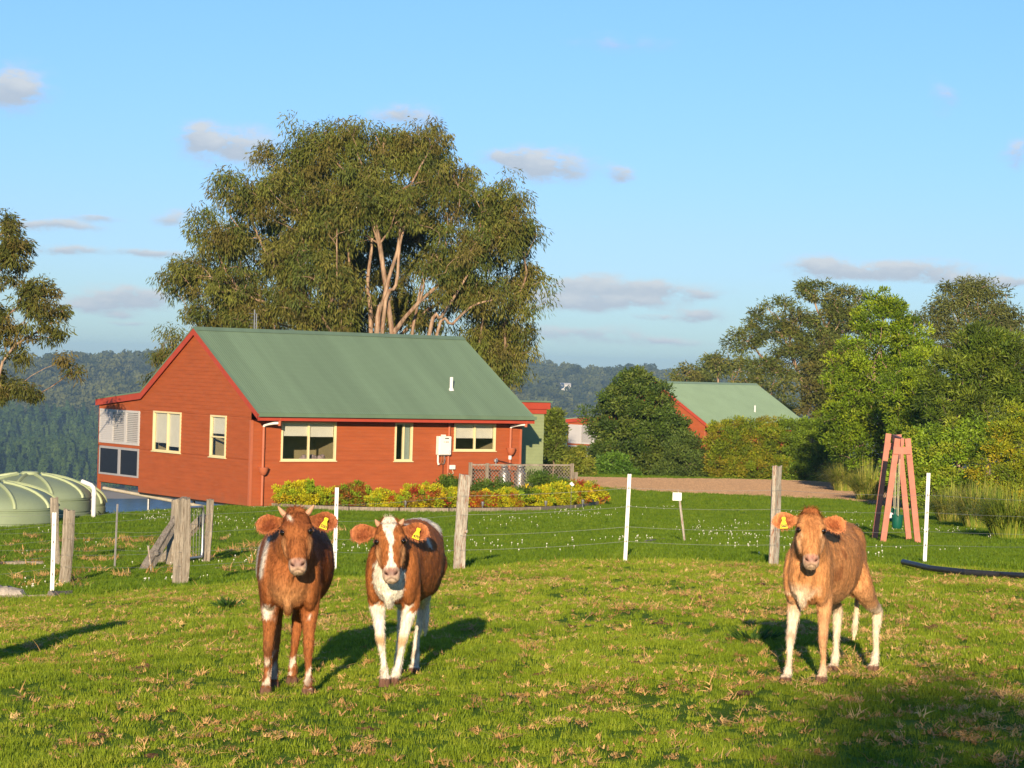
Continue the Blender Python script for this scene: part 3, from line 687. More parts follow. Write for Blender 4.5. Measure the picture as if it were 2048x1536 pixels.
def house(loc, rz, label, main, roof_mat):
    h = empty('weatherboard_house', loc, rz, label, 'house')
    eps = .002
    # --- walls
    fo = [(1.04, 3.0, 1.374, 2.566), (5.16, 5.83, 1.364, 2.566), (7.42, 9.05, 1.694, 2.566)] if main else []
    go = [(4.39, 6.25, 1.395, 2.678), (1.495, 2.486, 1.385, 2.672)] if main else []
    siding(lambda s, z, o: (s, -o, z), 0, 2.60, lambda z: (0, HL), fo).build('wall', M['wall_paint'], h)
    def gb(z):
        lo, hi = 0.0, HW
        if z > roof_z(0) - .1: lo = (z + .1 - Z_EAVE) / SL - OV
        zz = z + .1
        if zz > ZB: hi = min(HW, HW / 2 + (Z_APEX - zz) / (Z_APEX - ZB) * (VB - HW / 2))
        return (min(lo, HW / 2 - .001), max(hi, HW / 2 + .001))
    siding(lambda s, z, o: (-o, s, z), 0, Z_APEX - .12, gb, go).build('wall', M['wall_paint'], h)
    wb = MB()      # plain back and far end walls close the building
    wb.add([(0, HW, 0), (HL, HW, 0), (HL, HW, 3.1), (0, HW, 3.1)], [(0, 1, 2, 3)])
    wb.add([(HL, 0, 0), (HL, HW, 0), (HL, HW, 3.1), (HL, HW / 2, 5.2), (HL, 0, 2.9)], [(0, 1, 2, 3, 4)])
    wb.build('wall', M['wall_paint'], h)
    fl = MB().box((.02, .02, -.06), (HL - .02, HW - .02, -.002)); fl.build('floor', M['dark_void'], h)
    MB().prism([(-.03, -.03, 0), (.055, -.03, 0), (.055, 0, 0), (0, 0, 0), (0, .06, 0), (-.03, .06, 0)], (0, 0, 2.6)).build('corner_board', M['pipe_paint'], h)
    MB().box((HL - .05, -.03, 0), (HL + .03, 0, 2.6)).build('corner_board', M['pipe_paint'], h)
    # --- roof
    n1 = np.array([0, -SL, 1]) / math.hypot(1, SL); up1 = np.array([0, 1, SL])
    V1, F1 = corrugated((-GL, -OV, Z_EAVE), (1, 0, 0), up1, n1, HL + 2 * GL, HW / 2 + OV)
    s2 = (ZB - Z_APEX) / (VB - HW / 2); n2 = np.array([0, -s2, 1]) / math.hypot(1, s2)
    V2, F2 = corrugated((-GL, HW / 2, Z_APEX), (1, 0, 0), np.array([0, 1, s2]), n2, HL + 2 * GL, VB - HW / 2)
    s3 = (ZE - ZB) / (VE - VB); V3, F3 = corrugated((-GL, VB, ZB), (1, 0, 0), np.array([0, 1, s3]), np.array([0, -s3, 1.]), HL + 2 * GL, VE - VB + .12)
    o = len(V1); o2 = o + len(V2)
    rf = link('roof', np_mesh('roof', np.concatenate([V1, V2, V3]), np.concatenate([F1, F2 + o, F3 + o2]), roof_mat, smooth=True), h)
    us = MB()      # underside and soffit
    us.add([(-GL + .01, -OV, Z_EAVE - .03), (HL + GL - .01, -OV, Z_EAVE - .03), (HL + GL - .01, HW / 2, Z_APEX - .03), (-GL + .01, HW / 2, Z_APEX - .03)], [(0, 1, 2, 3)])
    us.add([(-GL + .01, VB, ZB - .03), (HL + GL - .01, VB, ZB - .03), (HL + GL - .01, HW / 2, Z_APEX - .03), (-GL + .01, HW / 2, Z_APEX - .03)], [(0, 3, 2, 1)])
    us.add([(-GL + .01, VB, ZB - .03), (HL + GL - .01, VB, ZB - .03), (HL + GL - .01, VE, ZE - .03), (-GL + .01, VE, ZE - .03)], [(0, 1, 2, 3)])
    us.add([(0, -OV + .05, 2.605), (HL, -OV + .05, 2.605), (HL, 0, 2.605), (0, 0, 2.605)], [(0, 1, 2, 3)])
    us.build('soffit', M['trim_red'], rf)
    MB().prism([(-GL - .01, HW / 2 - .17, Z_APEX + .012 - .17 * SL + .012), (-GL - .01, HW / 2, Z_APEX + .035), (-GL - .01, HW / 2 + .17, Z_APEX + .024 - .17 * SL), (-GL - .01, HW / 2, Z_APEX + .018)], (HL + 2 * GL + .02, 0, 0)).build('ridge_cap', roof_mat, rf)
    g = MB(); x0, x1 = -GL - .02, HL + GL + .02; y0 = -OV
    g.prism([(x0, y0 - .01, 2.72), (x0, y0 - .105, 2.72), (x0, y0 - .12, 2.835), (x0, y0 - .10, 2.835), (x0, y0 - .09, 2.735), (x0, y0 - .01, 2.735)], (x1 - x0, 0, 0)); g.build('gutter', roof_mat, rf)
    MB().box((-GL, -OV + .01, 2.60), (HL + GL, -OV + .045, 2.79)).build('fascia', M['trim_red'], h)
    MB().prism([(0, VE + .1, ZE - .03), (0, VE + .1, ZE - .13), (0, VE + .2, ZE - .13), (0, VE + .21, ZE - .01)], (HL, 0, 0)).build('gutter', roof_mat, rf)
    # barge boards follow the gable
    for (va, vb_) in ((-OV - .02, HW / 2), (HW / 2, VB), (VB, VE + .05)):
        za, zb_ = (roof_z(va) if va > -OV else Z_EAVE - .02 * SL), roof_z(vb_)
        if va == VB: za = ZB
        w = .21
        for xo in (-GL, HL + GL - .025):
            MB().prism([(xo, va, za - w - .012), (xo, vb_, zb_ - w - .012), (xo, vb_, zb_ - .012), (xo, va, za - .012)], (.025, 0, 0)).build('barge_board', M['trim_red'], h)
        bd = MB().prism([(-GL - .012, va, za - .016), (-GL - .012, vb_, zb_ - .016), (-GL - .012, vb_, zb_ + .028), (-GL - .012, va, za + .028)], (.05, 0, 0)); bd.build('roof_edge', roof_mat, rf)
    # --- verandah on the valley side
    vw = MB()
    vw.prism([(0, HW, 2.63), (0, VE - .05, 2.63), (0, VE - .05, ZE - .05), (0, HW, ZB - .1)], (.06, 0, 0))
    vw.box((-.004, HW + .0, 1.40), (.06, VE - .06, 1.50)).box((-.004, HW, .19), (.06, VE - .06, .45))
    vw.build('verandah_wall', M['wall_paint'], h)
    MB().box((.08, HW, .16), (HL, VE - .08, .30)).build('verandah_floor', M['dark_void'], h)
    for x in (.03, HL * .5, HL - .06):
        MB().box((x - .05, VE - .16, .0 if x > 1 else -1.6), (x + .05, VE - .06, 2.9)).build('verandah_post', M['wall_paint'], h)
    lv = MB(); v0, v1 = HW + .06, VE - .13
    for (a, c, z0, z1) in ((v0, v1, 2.55, 2.63), (v0, v1, 1.50, 1.58), (v0, v0 + .05, 1.58, 2.55), (v1 - .04, v1, 1.58, 2.55), (8.12, 8.26, 1.58, 2.55), (9.08, 9.2, 1.58, 2.55)): lv.box((-.03, a, z0), (.03, c, z1))
    lp = lv.build('louvre_panel', M['white_louvre'], h)
    bl_open = MB().prism([(-.028, 0, -.022), (-.024, 0, -.026), (.030, 0, .020), (.026, 0, .024)], (0, .80, 0)).mesh('louvre_blade', M['white_louvre'])
    bl_shut = MB().prism([(-.030, 0, -.030), (-.022, 0, -.030), (.002, 0, .032), (-.004, 0, .032)], (0, .86, 0)).mesh('louvre_blade', M['white_louvre'])
    for k in range(16):
        z = 1.61 + k * .06
        for (vv, me, sc) in ((9.205, bl_shut, 1), (8.265, bl_open, 1.015), (7.305, bl_open, 1.015)):
            q = link('louvre_blade', me, lp, (0, vv, z)); q.scale = (1, sc if me is bl_open else .94, 1)
    sc_ = MB()
    for (a, c, z0, z1) in ((v0, v1, .45, .51), (v0, v1, 1.32, 1.395), (v0, v0 + .05, .51, 1.32), (v1 - .06, v1, .51, 1.32), (8.52, 8.68, .51, 1.32)): sc_.box((-.02, a, z0), (.03, c, z1))
    sp_ = sc_.build('screen_frame', M['grey_frame'], h)
    for (a, c) in ((v0 + .05, 8.52), (8.68, v1 - .06)): MB().box((.0, a + .003, .513), (.012, c - .003, 1.317)).build('screen_pane', M['dark_glass'], sp_)
    # inside of the verandah: dark wall
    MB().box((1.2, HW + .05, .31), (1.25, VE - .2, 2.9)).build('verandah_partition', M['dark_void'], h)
    # --- flat roofed green wing at the far end
    if main:
        siding(lambda s, z, o: (s, 2.0 - o, z), 0, 2.86, lambda z: (HL, 12.5), []).build('wing_wall', M['green_paint'], h)
        MB().box((HL, 2.003, 0), (12.49, 5.2, 2.86)).build('wing_wall', M['green_paint'], h)
        MB().box((HL, 1.9, 3.02), (12.68, 5.3, 3.25)).box((HL, 1.95, 2.862), (12.56, 5.25, 3.018)).build('wing_fascia', M['trim_red'], h)
        MB().box((HL - .02, 1.85, 3.252), (12.74, 5.35, 3.31)).build('wing_roof', roof_mat, h)
    return h
H1 = (-7.8063, 73.0, -4.4794 + EYE); TH1 = .9408
H2 = (11.14, 138.8, -6.075 + EYE); TH2 = .7053
h1 = house(H1, math.pi / 2 - TH1, 'red weatherboard house with dark green corrugated roof behind the flower bed', True, M['roof_green'])
h2 = house(H2, math.pi / 2 - TH2, 'smaller looking red house with pale green roof half hidden by bush and hedge', False, M['roof_pale'])

# openings of the near house
w = window(h1, 'front', 1.04, 3.0, 1.374, 2.566, [.5], [(.34, 'blind'), (.36, 'blind')], 'wide window with half drawn blinds and bedding inside')
bd = MB()
for k in range(9):
    x = 2.05 + k * .095; bd.lathe([(.02, 0), (.09, .02), (.10, .08), (.07, .14 + .03 * (k % 3)), (.02, .17 + .03 * (k % 3))], 9, (x, .45, 1.30 + .05 * math.sin(k * 1.9)))
bd.build('bedding', M['bedding'], w, smooth=True)
window(h1, 'front', 5.16, 5.83, 1.364, 2.566, [.5], [None, (1.0, 'curtain')], 'narrow window with grey green curtain')
window(h1, 'front', 7.42, 9.05, 1.694, 2.566, [.5], [(.52, 'blind'), (.52, 'blind')], 'low window with blinds half down')
window(h1, 'gable', 4.39, 6.25, 1.395, 2.678, [.48], [(.88, 'blind'), (.80, 'blind')], 'gable window with pale blinds pulled low')
w = window(h1, 'gable', 1.495, 2.486, 1.385, 2.672, [], [(.42, 'blind')], 'small gable window with crossbar')
MB().box((-.035, 1.55, 1.385 + .60), (.03, 2.43, 1.385 + .645)).build('window_rail', M['cream'], w)
# rainwater pipes
def downpipe(u, zt, zb, bowl):
    b = MB(); y = -.09
    b.tube([(u, y, zb), (u, y, zt)], .045, 10)
    d = b.build('downpipe', M['pipe_paint'], h1, smooth=True)
    MB().tube([(u, y, zt - .005), (u + .02, y - .02, zt + .05), (u + .08, -.25, zt + .09), (u + .16, -.42, zt + .12), (u + .30, -.50, zt + .13)], .043, 10).build('offset_pipe', M['pvc'], d, smooth=True)
    MB().tube([(u + .30, -.50, zt + .05), (u + .30, -.51, zt + .15), (u + .30, -.52, 2.73)], .052, 10).build('outlet', M['pipe_paint'], d, smooth=True)
    MB().lathe([(.05, -.16), (.085, -.13), (.13, -.04), (.155, .06), (.165, .06), (.16, .075), (.05, .075)], 20, (u, -.14, bowl)).build('rain_head', M['pipe_paint'], d, smooth=True)
    MB().lathe([(.048, 0), (.052, .003), (.052, .05), (.048, .053)], 12, (u, y, (zt + bowl) / 2)).build('pipe_joint', M['pipe_paint'], d, smooth=True)
    return d
downpipe(.38, 2.40, .02, 1.10); d2 = downpipe(9.60, 2.44, .5, 1.72)
MB().lathe([(.05, 0), (.055, .004), (.055, .12), (.05, .124)], 12, (9.60, -.09, 1.42)).build('pipe_collar', M['pvc'], d2, smooth=True)
MB().tube([(7.19, -.05, .5), (7.21, -.05, 2.6)], .04, 10).build('downpipe', M['pipe_paint'], h1, smooth=True)
mb = MB().box((7.24, -.12, 1.10), (7.45, -.016, 1.24), .015); mb.build('meter_box', M['pvc'], h1)
MB().tube([(7.35, -.07, 1.10), (7.38, -.1, .98), (7.30, -.1, .93), (7.24, -.06, .98)], .012, 6).build('cable', M['old_pvc'], h1)
MB().tube([(7.24, -.03, .86), (8.0, -.03, .855), (8.2, -.03, .86)], .014, 6).build('conduit', M['trim_red'], h1)
# things on the roof
vp = MB().tube([(0, 0, 0), (0, 0, .42)], .055, 12).lathe([(.10, -.02), (.07, .06), (.058, .07)], 12); vp.build('vent_pipe', M['pvc'], h1, loc=(7.79, .75, Z_EAVE + SL * (.75 + OV) - .02))
an = MB(); an.tube([(0, 0, -.5), (0, 0, .75)], .018, 6)
an.build('antenna', M['galv'], h1, loc=(2.25, 3.9, Z_APEX - .1))
a2 = MB().tube([(.12, 0, -.4), (.12, 0, .62)], .016, 6).tube([(-.22, 0, -.4), (-.22, 0, .1)], .014, 6)
for k in range(7): a2.tube([(-.10 if k % 2 else -.16, 0, .02 + k * .1), (.2, 0, .02 + k * .1)], .007, 5)
a2.tube([(-.3, 0, -.02), (.2, 0, -.05)], .008, 5); a2.build('antenna', M['galv'], h1, loc=(2.25, 3.98, Z_APEX - .1))
# drain pipes, stumps and clutter under the raised floor
MB().tube([(.12, 9.9, -.03), (.12, 7.2, -.10), (.14, 4.8, -.17), (.2, 2.7, -.24), (.2, 1.3, -.29)], .055, 10).build('drain_pipe', M['old_pvc'], h1, smooth=True)
for (x, y, l) in ((.25, 6.95, 1.6), (.3, 4.0, 1.1), (2.5, 6.9, 2.6), (2.5, 4.0, 1.6), (5, 6.9, 3.2), (5, 4, 2.0)):
    st = MB().tube([(x, y, -l), (x, y, -.06)], .045, 10); st.build('floor_stump', M['galv'], h1, smooth=True)
MB().tube([(.22, 3.1, -.3), (.22, 3.1, -.8)], .03, 8).tube([(.22, 2.35, -.25), (.22, 2.35, -.7)], .03, 8).build('drain_riser', M['pvc'], h1, smooth=True)
MB().tube([(.35, 1.9, -.42), (.35, .2, -.06)], .05, 8).build('drain_pipe', M['old_pvc'], h1, smooth=True)
MB().tube([(.08, 1.55, -.34), (.08, 1.55, -.16), (.2, 1.2, -.16)], .06, 8).build('waste_trap', M['dark_void'], h1, smooth=True)
MB().box((0.02, -.02, -.14), (.9, .05, -.01)).build('footing', M['old_pvc'], h1)
# far house: vent pipe on its roof
vp = MB().tube([(0, 0, 0), (0, 0, .42)], .05, 12); vp.build('vent_pipe', M['pvc'], h2, loc=(6.2, .9, Z_EAVE + SL * (.9 + OV) - .05))

def in_house(h, p):   # local -> world
    c, s = math.cos(h.rotation_euler[2]), math.sin(h.rotation_euler[2]); l = h.location
    return (l[0] + c * p[0] - s * p[1], l[1] + s * p[0] + c * p[1], l[2] + p[2])
# ---- instantaneous gas water heater on the wall
wh = empty('water_heater', in_house(h1, (6.95, -.02, 1.56)), h1.rotation_euler[2], 'white gas water heater hung on the red wall beside the narrow window', 'water heater')
M['enamel'] = principled('white_enamel', (.80, .78, .70), .35, var=.02, scale=5)
MB().box((-.235, -.20, .0), (.235, -.012, .60), .02).build('case', M['enamel'], wh)
MB().box((-.20, -.212, .02), (.225, -.2005, .585), .004).build('front_cover', M['enamel'], wh)
MB().box((-.09, -.18, .60), (.04, -.06, .65), .01).build('flue_collar', M['enamel'], wh)
M['black'] = principled('black_plastic', (.012, .012, .013), .5, var=.2); M['red_ink'] = principled('red_ink', (.55, .16, .10), .6); M['blue_ink'] = principled('blue_ink', (.10, .12, .38), .6)
MB().box((-.02, -.2165, .52), (.13, -.2125, .55)).build('air_slot', M['black'], wh)
lg = MB()
for (a, c) in ((-.06, -.035), (-.0, .02), (.022, .045), (.05, .068), (.075, .095), (.10, .125)): lg.box((a, -.2155, .405), (c, -.2126, .432))
lg.build('logo', M['red_ink'], wh)
lb = MB(); lb.tube([(.17 + .03 * math.cos(t), -.214, .105 + .04 * math.sin(t)) for t in np.linspace(-.6, 3.7, 10)], .006, 5); lb.box((.155, -.2155, .055), (.185, -.2126, .075)); lb.build('energy_sticker', M['blue_ink'], wh)
MB().tube([(-.19, -.09, 0), (-.19, -.09, -.22), (-.16, -.08, -.30), (-.12, -.06, -.29)], .03, 8).build('inlet_pipe', M['pvc'], wh, smooth=True)
M['copper'] = principled('copper_pipe', (.50, .24, .12), .4, metal=.6, var=.2)
for k, (x, c) in enumerate(((-.07, 'copper'), (.0, 'copper'), (.05, 'galv'))):
    MB().tube([(x, -.09, 0), (x + .03, -.1, -.16), (x + .01, -.08, -.27), (x - .03, -.05, -.30)], .013, 7).build('supply_pipe', M[c], wh, smooth=True)
MB().tube([(.03, -.06, -.27), (.045, -.045, -.45), (.05, -.04, -.62), (.10, -.035, -.68)], .011, 6).build('gas_line', M['black'], wh, smooth=True)

# ---- gas bottles behind the lattice
def gas_bottle(p, label):
    e = empty('gas_bottle', p, .4, label, 'gas bottle', 'gas bottles behind the lattice')
    MB().lathe([(.14, 0), (.185, .03), (.187, .06), (.187, 1.02), (.17, 1.10), (.11, 1.16), (.05, 1.18)], 24).build('cylinder', M['galv'], e, smooth=True)
    c = MB()
    for k in range(20):
        a0, a1 = .35 + k * .28, .35 + (k + 1) * .28
        c.add([(.11 * math.cos(a), .11 * math.sin(a), z) for z in (1.15, 1.30) for a in (a0, a1)] + [(.104 * math.cos(a), .104 * math.sin(a), z) for z in (1.15, 1.30) for a in (a0, a1)], [(0, 1, 3, 2), (5, 4, 6, 7), (2, 3, 7, 6)])
    c.build('collar', M['galv'], e)
    MB().lathe([(.02, 1.17), (.025, 1.25), (.04, 1.26), (.04, 1.28), (.01, 1.29)], 10).build('valve', M['copper'], e, smooth=True)
    return e
for u, lb_ in ((9.15, 'silver gas bottle under the rain head, left of the pair behind the lattice'), (9.78, 'silver gas bottle at the house corner, right of the pair behind the lattice')):
    p = in_house(h1, (u, -.42, 0)); g = gas_bottle((p[0], p[1], gz(p[0], p[1]) - .0), lb_)
    need = (in_house(h1, (0, 0, 1.2))[2]) - g.location[2]; g.scale = (1, 1, max(1, need / 1.29))
rg = MB().tube([(0, 0, 0), (0, 0, .16), (.03, 0, .24)], .02, 8).box((-.06, -.04, .12), (.06, .04, .22), .01); rg.build('gas_regulator', M['galv'], h1, loc=(9.02, -.12, 1.22))
MB().tube([(9.05, -.12, 1.40), (9.4, -.14, 1.33), (9.7, -.3, 1.25)], .012, 6).build('gas_hose', M['black'], h1)
# ================================================================== trees and plants
M['leaf'] = leaf_mat('leaves', .20, .55, .2); M['gloss_leaf'] = leaf_mat('glossy_leaves', .16, .48, .25)
M['bark_gum'] = principled('gum_bark', (.36, .25, .165), .85, var=.45, scale=2.2, bump=.5, bscale=25, streak=(3, 3, .5), dirt=(.20, .10, .06), spec=.2)
M['bark_dark'] = principled('grey_bark', (.17, .13, .10), .9, var=.4, scale=4, bump=.6, bscale=30, spec=.15)
def smooth_path(pts, rad, k=4):
    """Catmull-Rom resample of a limb"""
    P = np.array(pts, float); R_ = np.array(rad, float); n = len(P); Q = []; q = []
    for i in range(n - 1):
        p0, p1, p2, p3 = P[max(i - 1, 0)], P[i], P[i + 1], P[min(i + 2, n - 1)]; r0, r1, r2, r3 = R_[max(i - 1, 0)], R_[i], R_[i + 1], R_[min(i + 2, n - 1)]
        for j in range(k):
            t = j / k; f = lambda a, b, c, d: .5 * (2 * b + (c - a) * t + (2 * a - 5 * b + 4 * c - d) * t * t + (3 * b - a - 3 * c + d) * t ** 3)
            Q.append(f(p0, p1, p2, p3)); q.append(f(r0, r1, r2, r3))
    Q.append(P[-1]); q.append(R_[-1]); return Q, q
def leaves(C, D, L, W, colr, fold=.12):
    """diamond leaves: base at C, pointing along D"""
    n = len(C); D = D / np.linalg.norm(D, axis=1, keepdims=True)
    s = np.cross(D, rng.normal(size=(n, 3))); s /= np.linalg.norm(s, axis=1, keepdims=True); u = np.cross(s, D)
    L = L[:, None]; W = W[:, None]
    V = np.stack([C, C + D * L * .45 + s * W / 2 + u * W * fold, C + D * L, C + D * L * .45 - s * W / 2 + u * W * fold], 1).reshape(-1, 3)
    return V, np.arange(4 * n).reshape(n, 4), np.repeat(colr, 4, 0)
def unit(n):
    d = rng.normal(size=(n, 3)); return d / np.linalg.norm(d, axis=1, keepdims=True)
def branches(base, fork, T, lobec, r_tip, wig=.12):
    """trunk base->fork, a limb to each lobe, a branch to each clump; returns a tube mesh"""
    P = [np.array(base)]; par = [-1]; PL = [0.0]
    def chain(i, q, k, bend):
        a = P[i]; d = q - a; l = np.linalg.norm(d); off = rng.normal(size=3) * l * wig; off[2] = abs(off[2]) * .6 * bend
        last = i; c = [i]
        for j in range(1, k + 1):
            t = j / k; P.append(a + d * t + off * math.sin(math.pi * t)); par.append(last); PL.append(PL[last] + l / k); last = len(P) - 1; c.append(last)
        return last, c
    chains = []
    tip, c = chain(0, np.array(fork), 4, .2); chains.append(c)
    for q in lobec:
        A = np.array(P); dd = np.linalg.norm(A - q, axis=1) + np.where(A[:, 2] > q[2] - .1, 2.5, 0) + .75 * np.array(PL); dd[:4] += 50
        i = int(np.argmin(dd)); l = np.linalg.norm(A[i] - q); _, c = chain(i, q, max(3, min(7, int(l / .8))), 1); chains.append(c)
    order = np.argsort(np.linalg.norm(T - np.array(fork), axis=1))
    for t in order:
        q = T[t]; A = np.array(P); dd = np.linalg.norm(A - q, axis=1) + np.where(A[:, 2] > q[2] + .2, 1.0, 0) + .4 * np.array(PL); dd[:4] += 50
        i = int(np.argmin(dd)); l = np.linalg.norm(A[i] - q)
        if l < .05: continue
        _, c = chain(i, q, 2 if l < 1.0 else 3 if l < 2.2 else 4, .6); chains.append(c)
    n = len(P); area = np.zeros(n); child = np.zeros(n, int)
    for i in range(n): 
        if par[i] >= 0: child[par[i]] += 1
    for i in range(n - 1, -1, -1):
        if child[i] == 0: area[i] = r_tip ** 2.3
        if par[i] >= 0: area[par[i]] += area[i]
    R_ = np.maximum(area, r_tip ** 2.3) ** (1 / 2.3)
    b = MB()
    for c in chains:
        r = R_[c].copy(); r[0] = min(r[0], r[1] * 1.35)
        b.tube([P[i] for i in c], r, 6 if r[0] > .03 else 4, caps=False)
    return b
def palette(n, cols, w=None):
    cols = np.array(cols); k = rng.choice(len(cols), n, p=w); return cols[k]
def tree(name, label, cat, Y, base_px, lobes, clumps, per, leaf, cols, clump_r, droop=0., bark='bark_gum', mat='leaf', depth=None, fork=.35, trunk_r=None, group=None, world=None, shell=.6, weights=None, parts=('trunk', 'crown'), r_tip=.012, flat=.7, up=0., out=.6, sub=0, limbs=None, subr=(.45, .62)):
    """lobes: (px, py, rx, ry[, dy]) seen at distance Y -> ellipsoids of real size"""
    k = ppm(Y); E = []
    if world is None:
        bx = at(base_px[0], base_px[1], Y); base = np.array([bx[0], Y, gz(bx[0], Y) - .1])
        for lb in lobes:
            c = at(lb[0], lb[1], Y); rx, ry = lb[2] / k, lb[3] / k; dy = lb[4] if len(lb) > 4 else 0
            E.append((c + np.array([0, dy, 0]), np.array([rx, (depth or 1.0) * (rx + ry) / 2, ry])))
    else:
        base, E = world; base = np.array(base, float)
    main = list(E)
    if sub:      # break every bough into separate leaf masses
        E2 = []
        for (c, r) in E:
            for dd in unit(sub): E2.append((c + dd * r * .62, r * rng.uniform(*subr)))
        E = E2
    cen = np.mean([e[0] for e in E], 0)
    top = max(e[0][2] + e[1][2] for e in E)
    base_pt = base.copy()
    fk = base + np.array([(cen[0] - base[0]) * fork * .6, 0, (top - base[2]) * fork])
    w = np.array([e[1][0] * e[1][2] for e in E]); w /= w.sum()
    which = rng.choice(len(E), clumps, p=w); C0 = np.array([e[0] for e in E])[which]; R0 = np.array([e[1] for e in E])[which]
    r_tip = r_tip if cat == 'tree' else r_tip * .5
    d = unit(clumps); rad = (shell + (1 - shell) * rng.random(clumps)[:, None] ** .6); stray = rng.random(clumps) < .16; rad[stray, 0] = rng.uniform(1.0, 1.25, stray.sum()); T = C0 + d * R0 * rad
    gzv = ground_z(T[:, 0], T[:, 1]) + clump_r * .5; T[:, 2] = np.maximum(T[:, 2], gzv)
    root = empty(name, base_pt, 0, label, cat, group)
    b = branches(base, fk, T, [e[0] for e in sorted(main, key=lambda e: np.linalg.norm(e[0] - fk))], r_tip)
    for (pts, r0, r1, Yl) in (limbs or []):
        q_ = [np.array([base[0] + (at(pts[0][0], 0, Yl)[0] - base[0]) * .3, (base[1] + Yl) / 2, base[2] + .5])] + [at(x, y, Yl) for x, y in pts]; Q_, R_ = smooth_path(q_, np.linspace(r0 * .50, r1 * .65, len(q_))); b.tube(Q_, R_, 8, caps=False)
    V = np.array(b.v) - base
    me = bpy.data.meshes.new(parts[0]); me.from_pydata(V.tolist(), [], b.f); me.materials.append(M[bark]); me.polygons.foreach_set('use_smooth', np.ones(len(me.polygons), bool)); me.update()
    link(parts[0], me, root)
    n = clumps * per; ci = np.repeat(np.arange(clumps), per); cr = clump_r * rng.uniform(.65, 1.3, clumps)
    o = unit(n) * (rng.random(n)[:, None] ** .5) * cr[ci][:, None] * np.array([1, 1, flat]); C = T[ci] + o
    D = unit(n) * .8 + o / (np.linalg.norm(o, axis=1, keepdims=True) + 1e-6) * out + d[ci] * .25 + np.array([0, 0, up - droop])
    tint = palette(clumps, cols, weights)[ci] * rng.uniform(.82, 1.18, clumps)[ci][:, None] * rng.uniform(.72, 1.3, n)[:, None]
    Lf = leaf[0] * rng.uniform(.65, 1.25, n); Wf = leaf[1] * rng.uniform(.7, 1.2, n)
    Vl, F, cl = leaves(C, D, Lf, Wf, np.clip(tint, 0, 1))
    low = Vl[:, 2] < ground_z(Vl[:, 0], Vl[:, 1]) + .01
    if low.any(): Vl[low, 2] = ground_z(Vl[low, 0], Vl[low, 1]) + .01 + rng.random(low.sum()) * .05
    link(parts[1], np_mesh(parts[1], Vl - base, F, M[mat], cl), root)
    return root

GUM = [(.112, .136, .022), (.145, .158, .026), (.092, .118, .022), (.172, .168, .032), (.135, .118, .026)]
# ---- the big gum behind the house
big = [(760, 285, 105, 52), (640, 300, 75, 55), (868, 312, 65, 55), (592, 345, 60, 50), (915, 380, 62, 60), (505, 400, 60, 55), (450, 470, 68, 52), (610, 425, 95, 75), (705, 360, 90, 62),
       (830, 385, 85, 75), (990, 425, 62, 58), (1030, 495, 42, 62), (950, 490, 75, 75), (405, 555, 62, 42), (372, 560, 34, 30), (470, 585, 85, 60), (560, 530, 80, 70), (570, 632, 90, 48), (660, 640, 70, 40), (440, 645, 70, 40),
       (1045, 578, 52, 46), (975, 600, 62, 60), (905, 560, 62, 55), (1010, 670, 58, 55), (1005, 735, 50, 45), (960, 690, 60, 50), (690, 560, 60, 70), (850, 480, 60, 60), (760, 420, 80, 70), (745, 500, 80, 70), (790, 575, 80, 60), (690, 470, 80, 70), (640, 560, 70, 60), (850, 620, 80, 40), (740, 640, 80, 40)]
L2 = []
for (x, y, rx, ry) in big:
    q = min(.96, math.hypot((x - 730) / 380, (y - 490) / 290)); D_ = 6.2 * math.sqrt(1 - q * q)
    front = 700 < x < 880 and 470 < y < 660
    if not front: L2.append((x, y, rx, ry, -D_ * .75))
    L2.append((x, y, rx * (.95 if not front else 1.15), ry * (.95 if not front else 1.15), D_ * (.45 if not front else .32)))
tree('gum_tree', 'huge spreading gum tree with pale limbs rising behind the red house', 'tree', 100, (760, 900), L2, 2100, 105, (.235, .046), GUM, .52, droop=1.15, fork=.30, shell=.45, r_tip=.012, out=.35, flat=.95, sub=7, subr=(.40, .62),
     limbs=[([(752, 690), (768, 600), (778, 555), (795, 500), (800, 450)], .26, .07, 96), ([(742, 680), (735, 570), (744, 480), (735, 390)], .22, .06, 97), ([(765, 655), (792, 570), (800, 490), (818, 420)], .20, .05, 96), ([(855, 685), (882, 635), (912, 588), (935, 550)], .20, .06, 96),
            ([(868, 690), (905, 648), (945, 612), (985, 600)], .16, .05, 96), ([(822, 690), (830, 640), (838, 590), (850, 540)], .16, .05, 97), ([(690, 690), (690, 600), (680, 540), (655, 470)], .18, .05, 97), ([(640, 690), (618, 635), (600, 585), (575, 530)], .15, .04, 97), ([(700, 560), (690, 470), (660, 400), (640, 350)], .12, .03, 97), ([(560, 690), (520, 640), (480, 610)], .12, .04, 97)])
tree('gum_tree', 'small gum showing just left of the near house roof ridge', 'tree', 96, (330, 1010), [(345, 690, 30, 38), (322, 715, 20, 24), (365, 720, 30, 30), (330, 760, 30, 30)], 46, 90, (.20, .036), GUM, .5, droop=1.1, fork=.5, out=.35)
# ---- gum at the left edge of the picture
tree('gum_tree', 'gum tree at the left edge reaching in over the water tanks', 'tree', 74, (-190, 1060),
     [(5, 465, 38, 48), (20, 520, 42, 50), (-60, 500, 80, 80), (-150, 420, 90, 80), (95, 590, 44, 42), (55, 610, 50, 45), (105, 645, 32, 34), (10, 640, 40, 40), (-90, 640, 90, 70), (30, 690, 50, 26), (-60, 730, 60, 40), (128, 722, 28, 18), (140, 745, 16, 14), (40, 770, 46, 26), (5, 790, 40, 30), (70, 792, 20, 22), (-110, 780, 60, 40)],
     390, 105, (.19, .042), [(.105, .115, .020), (.13, .125, .024), (.085, .10, .02), (.15, .12, .03)], .36, droop=.9, fork=.45, out=.4, r_tip=.011, sub=3)
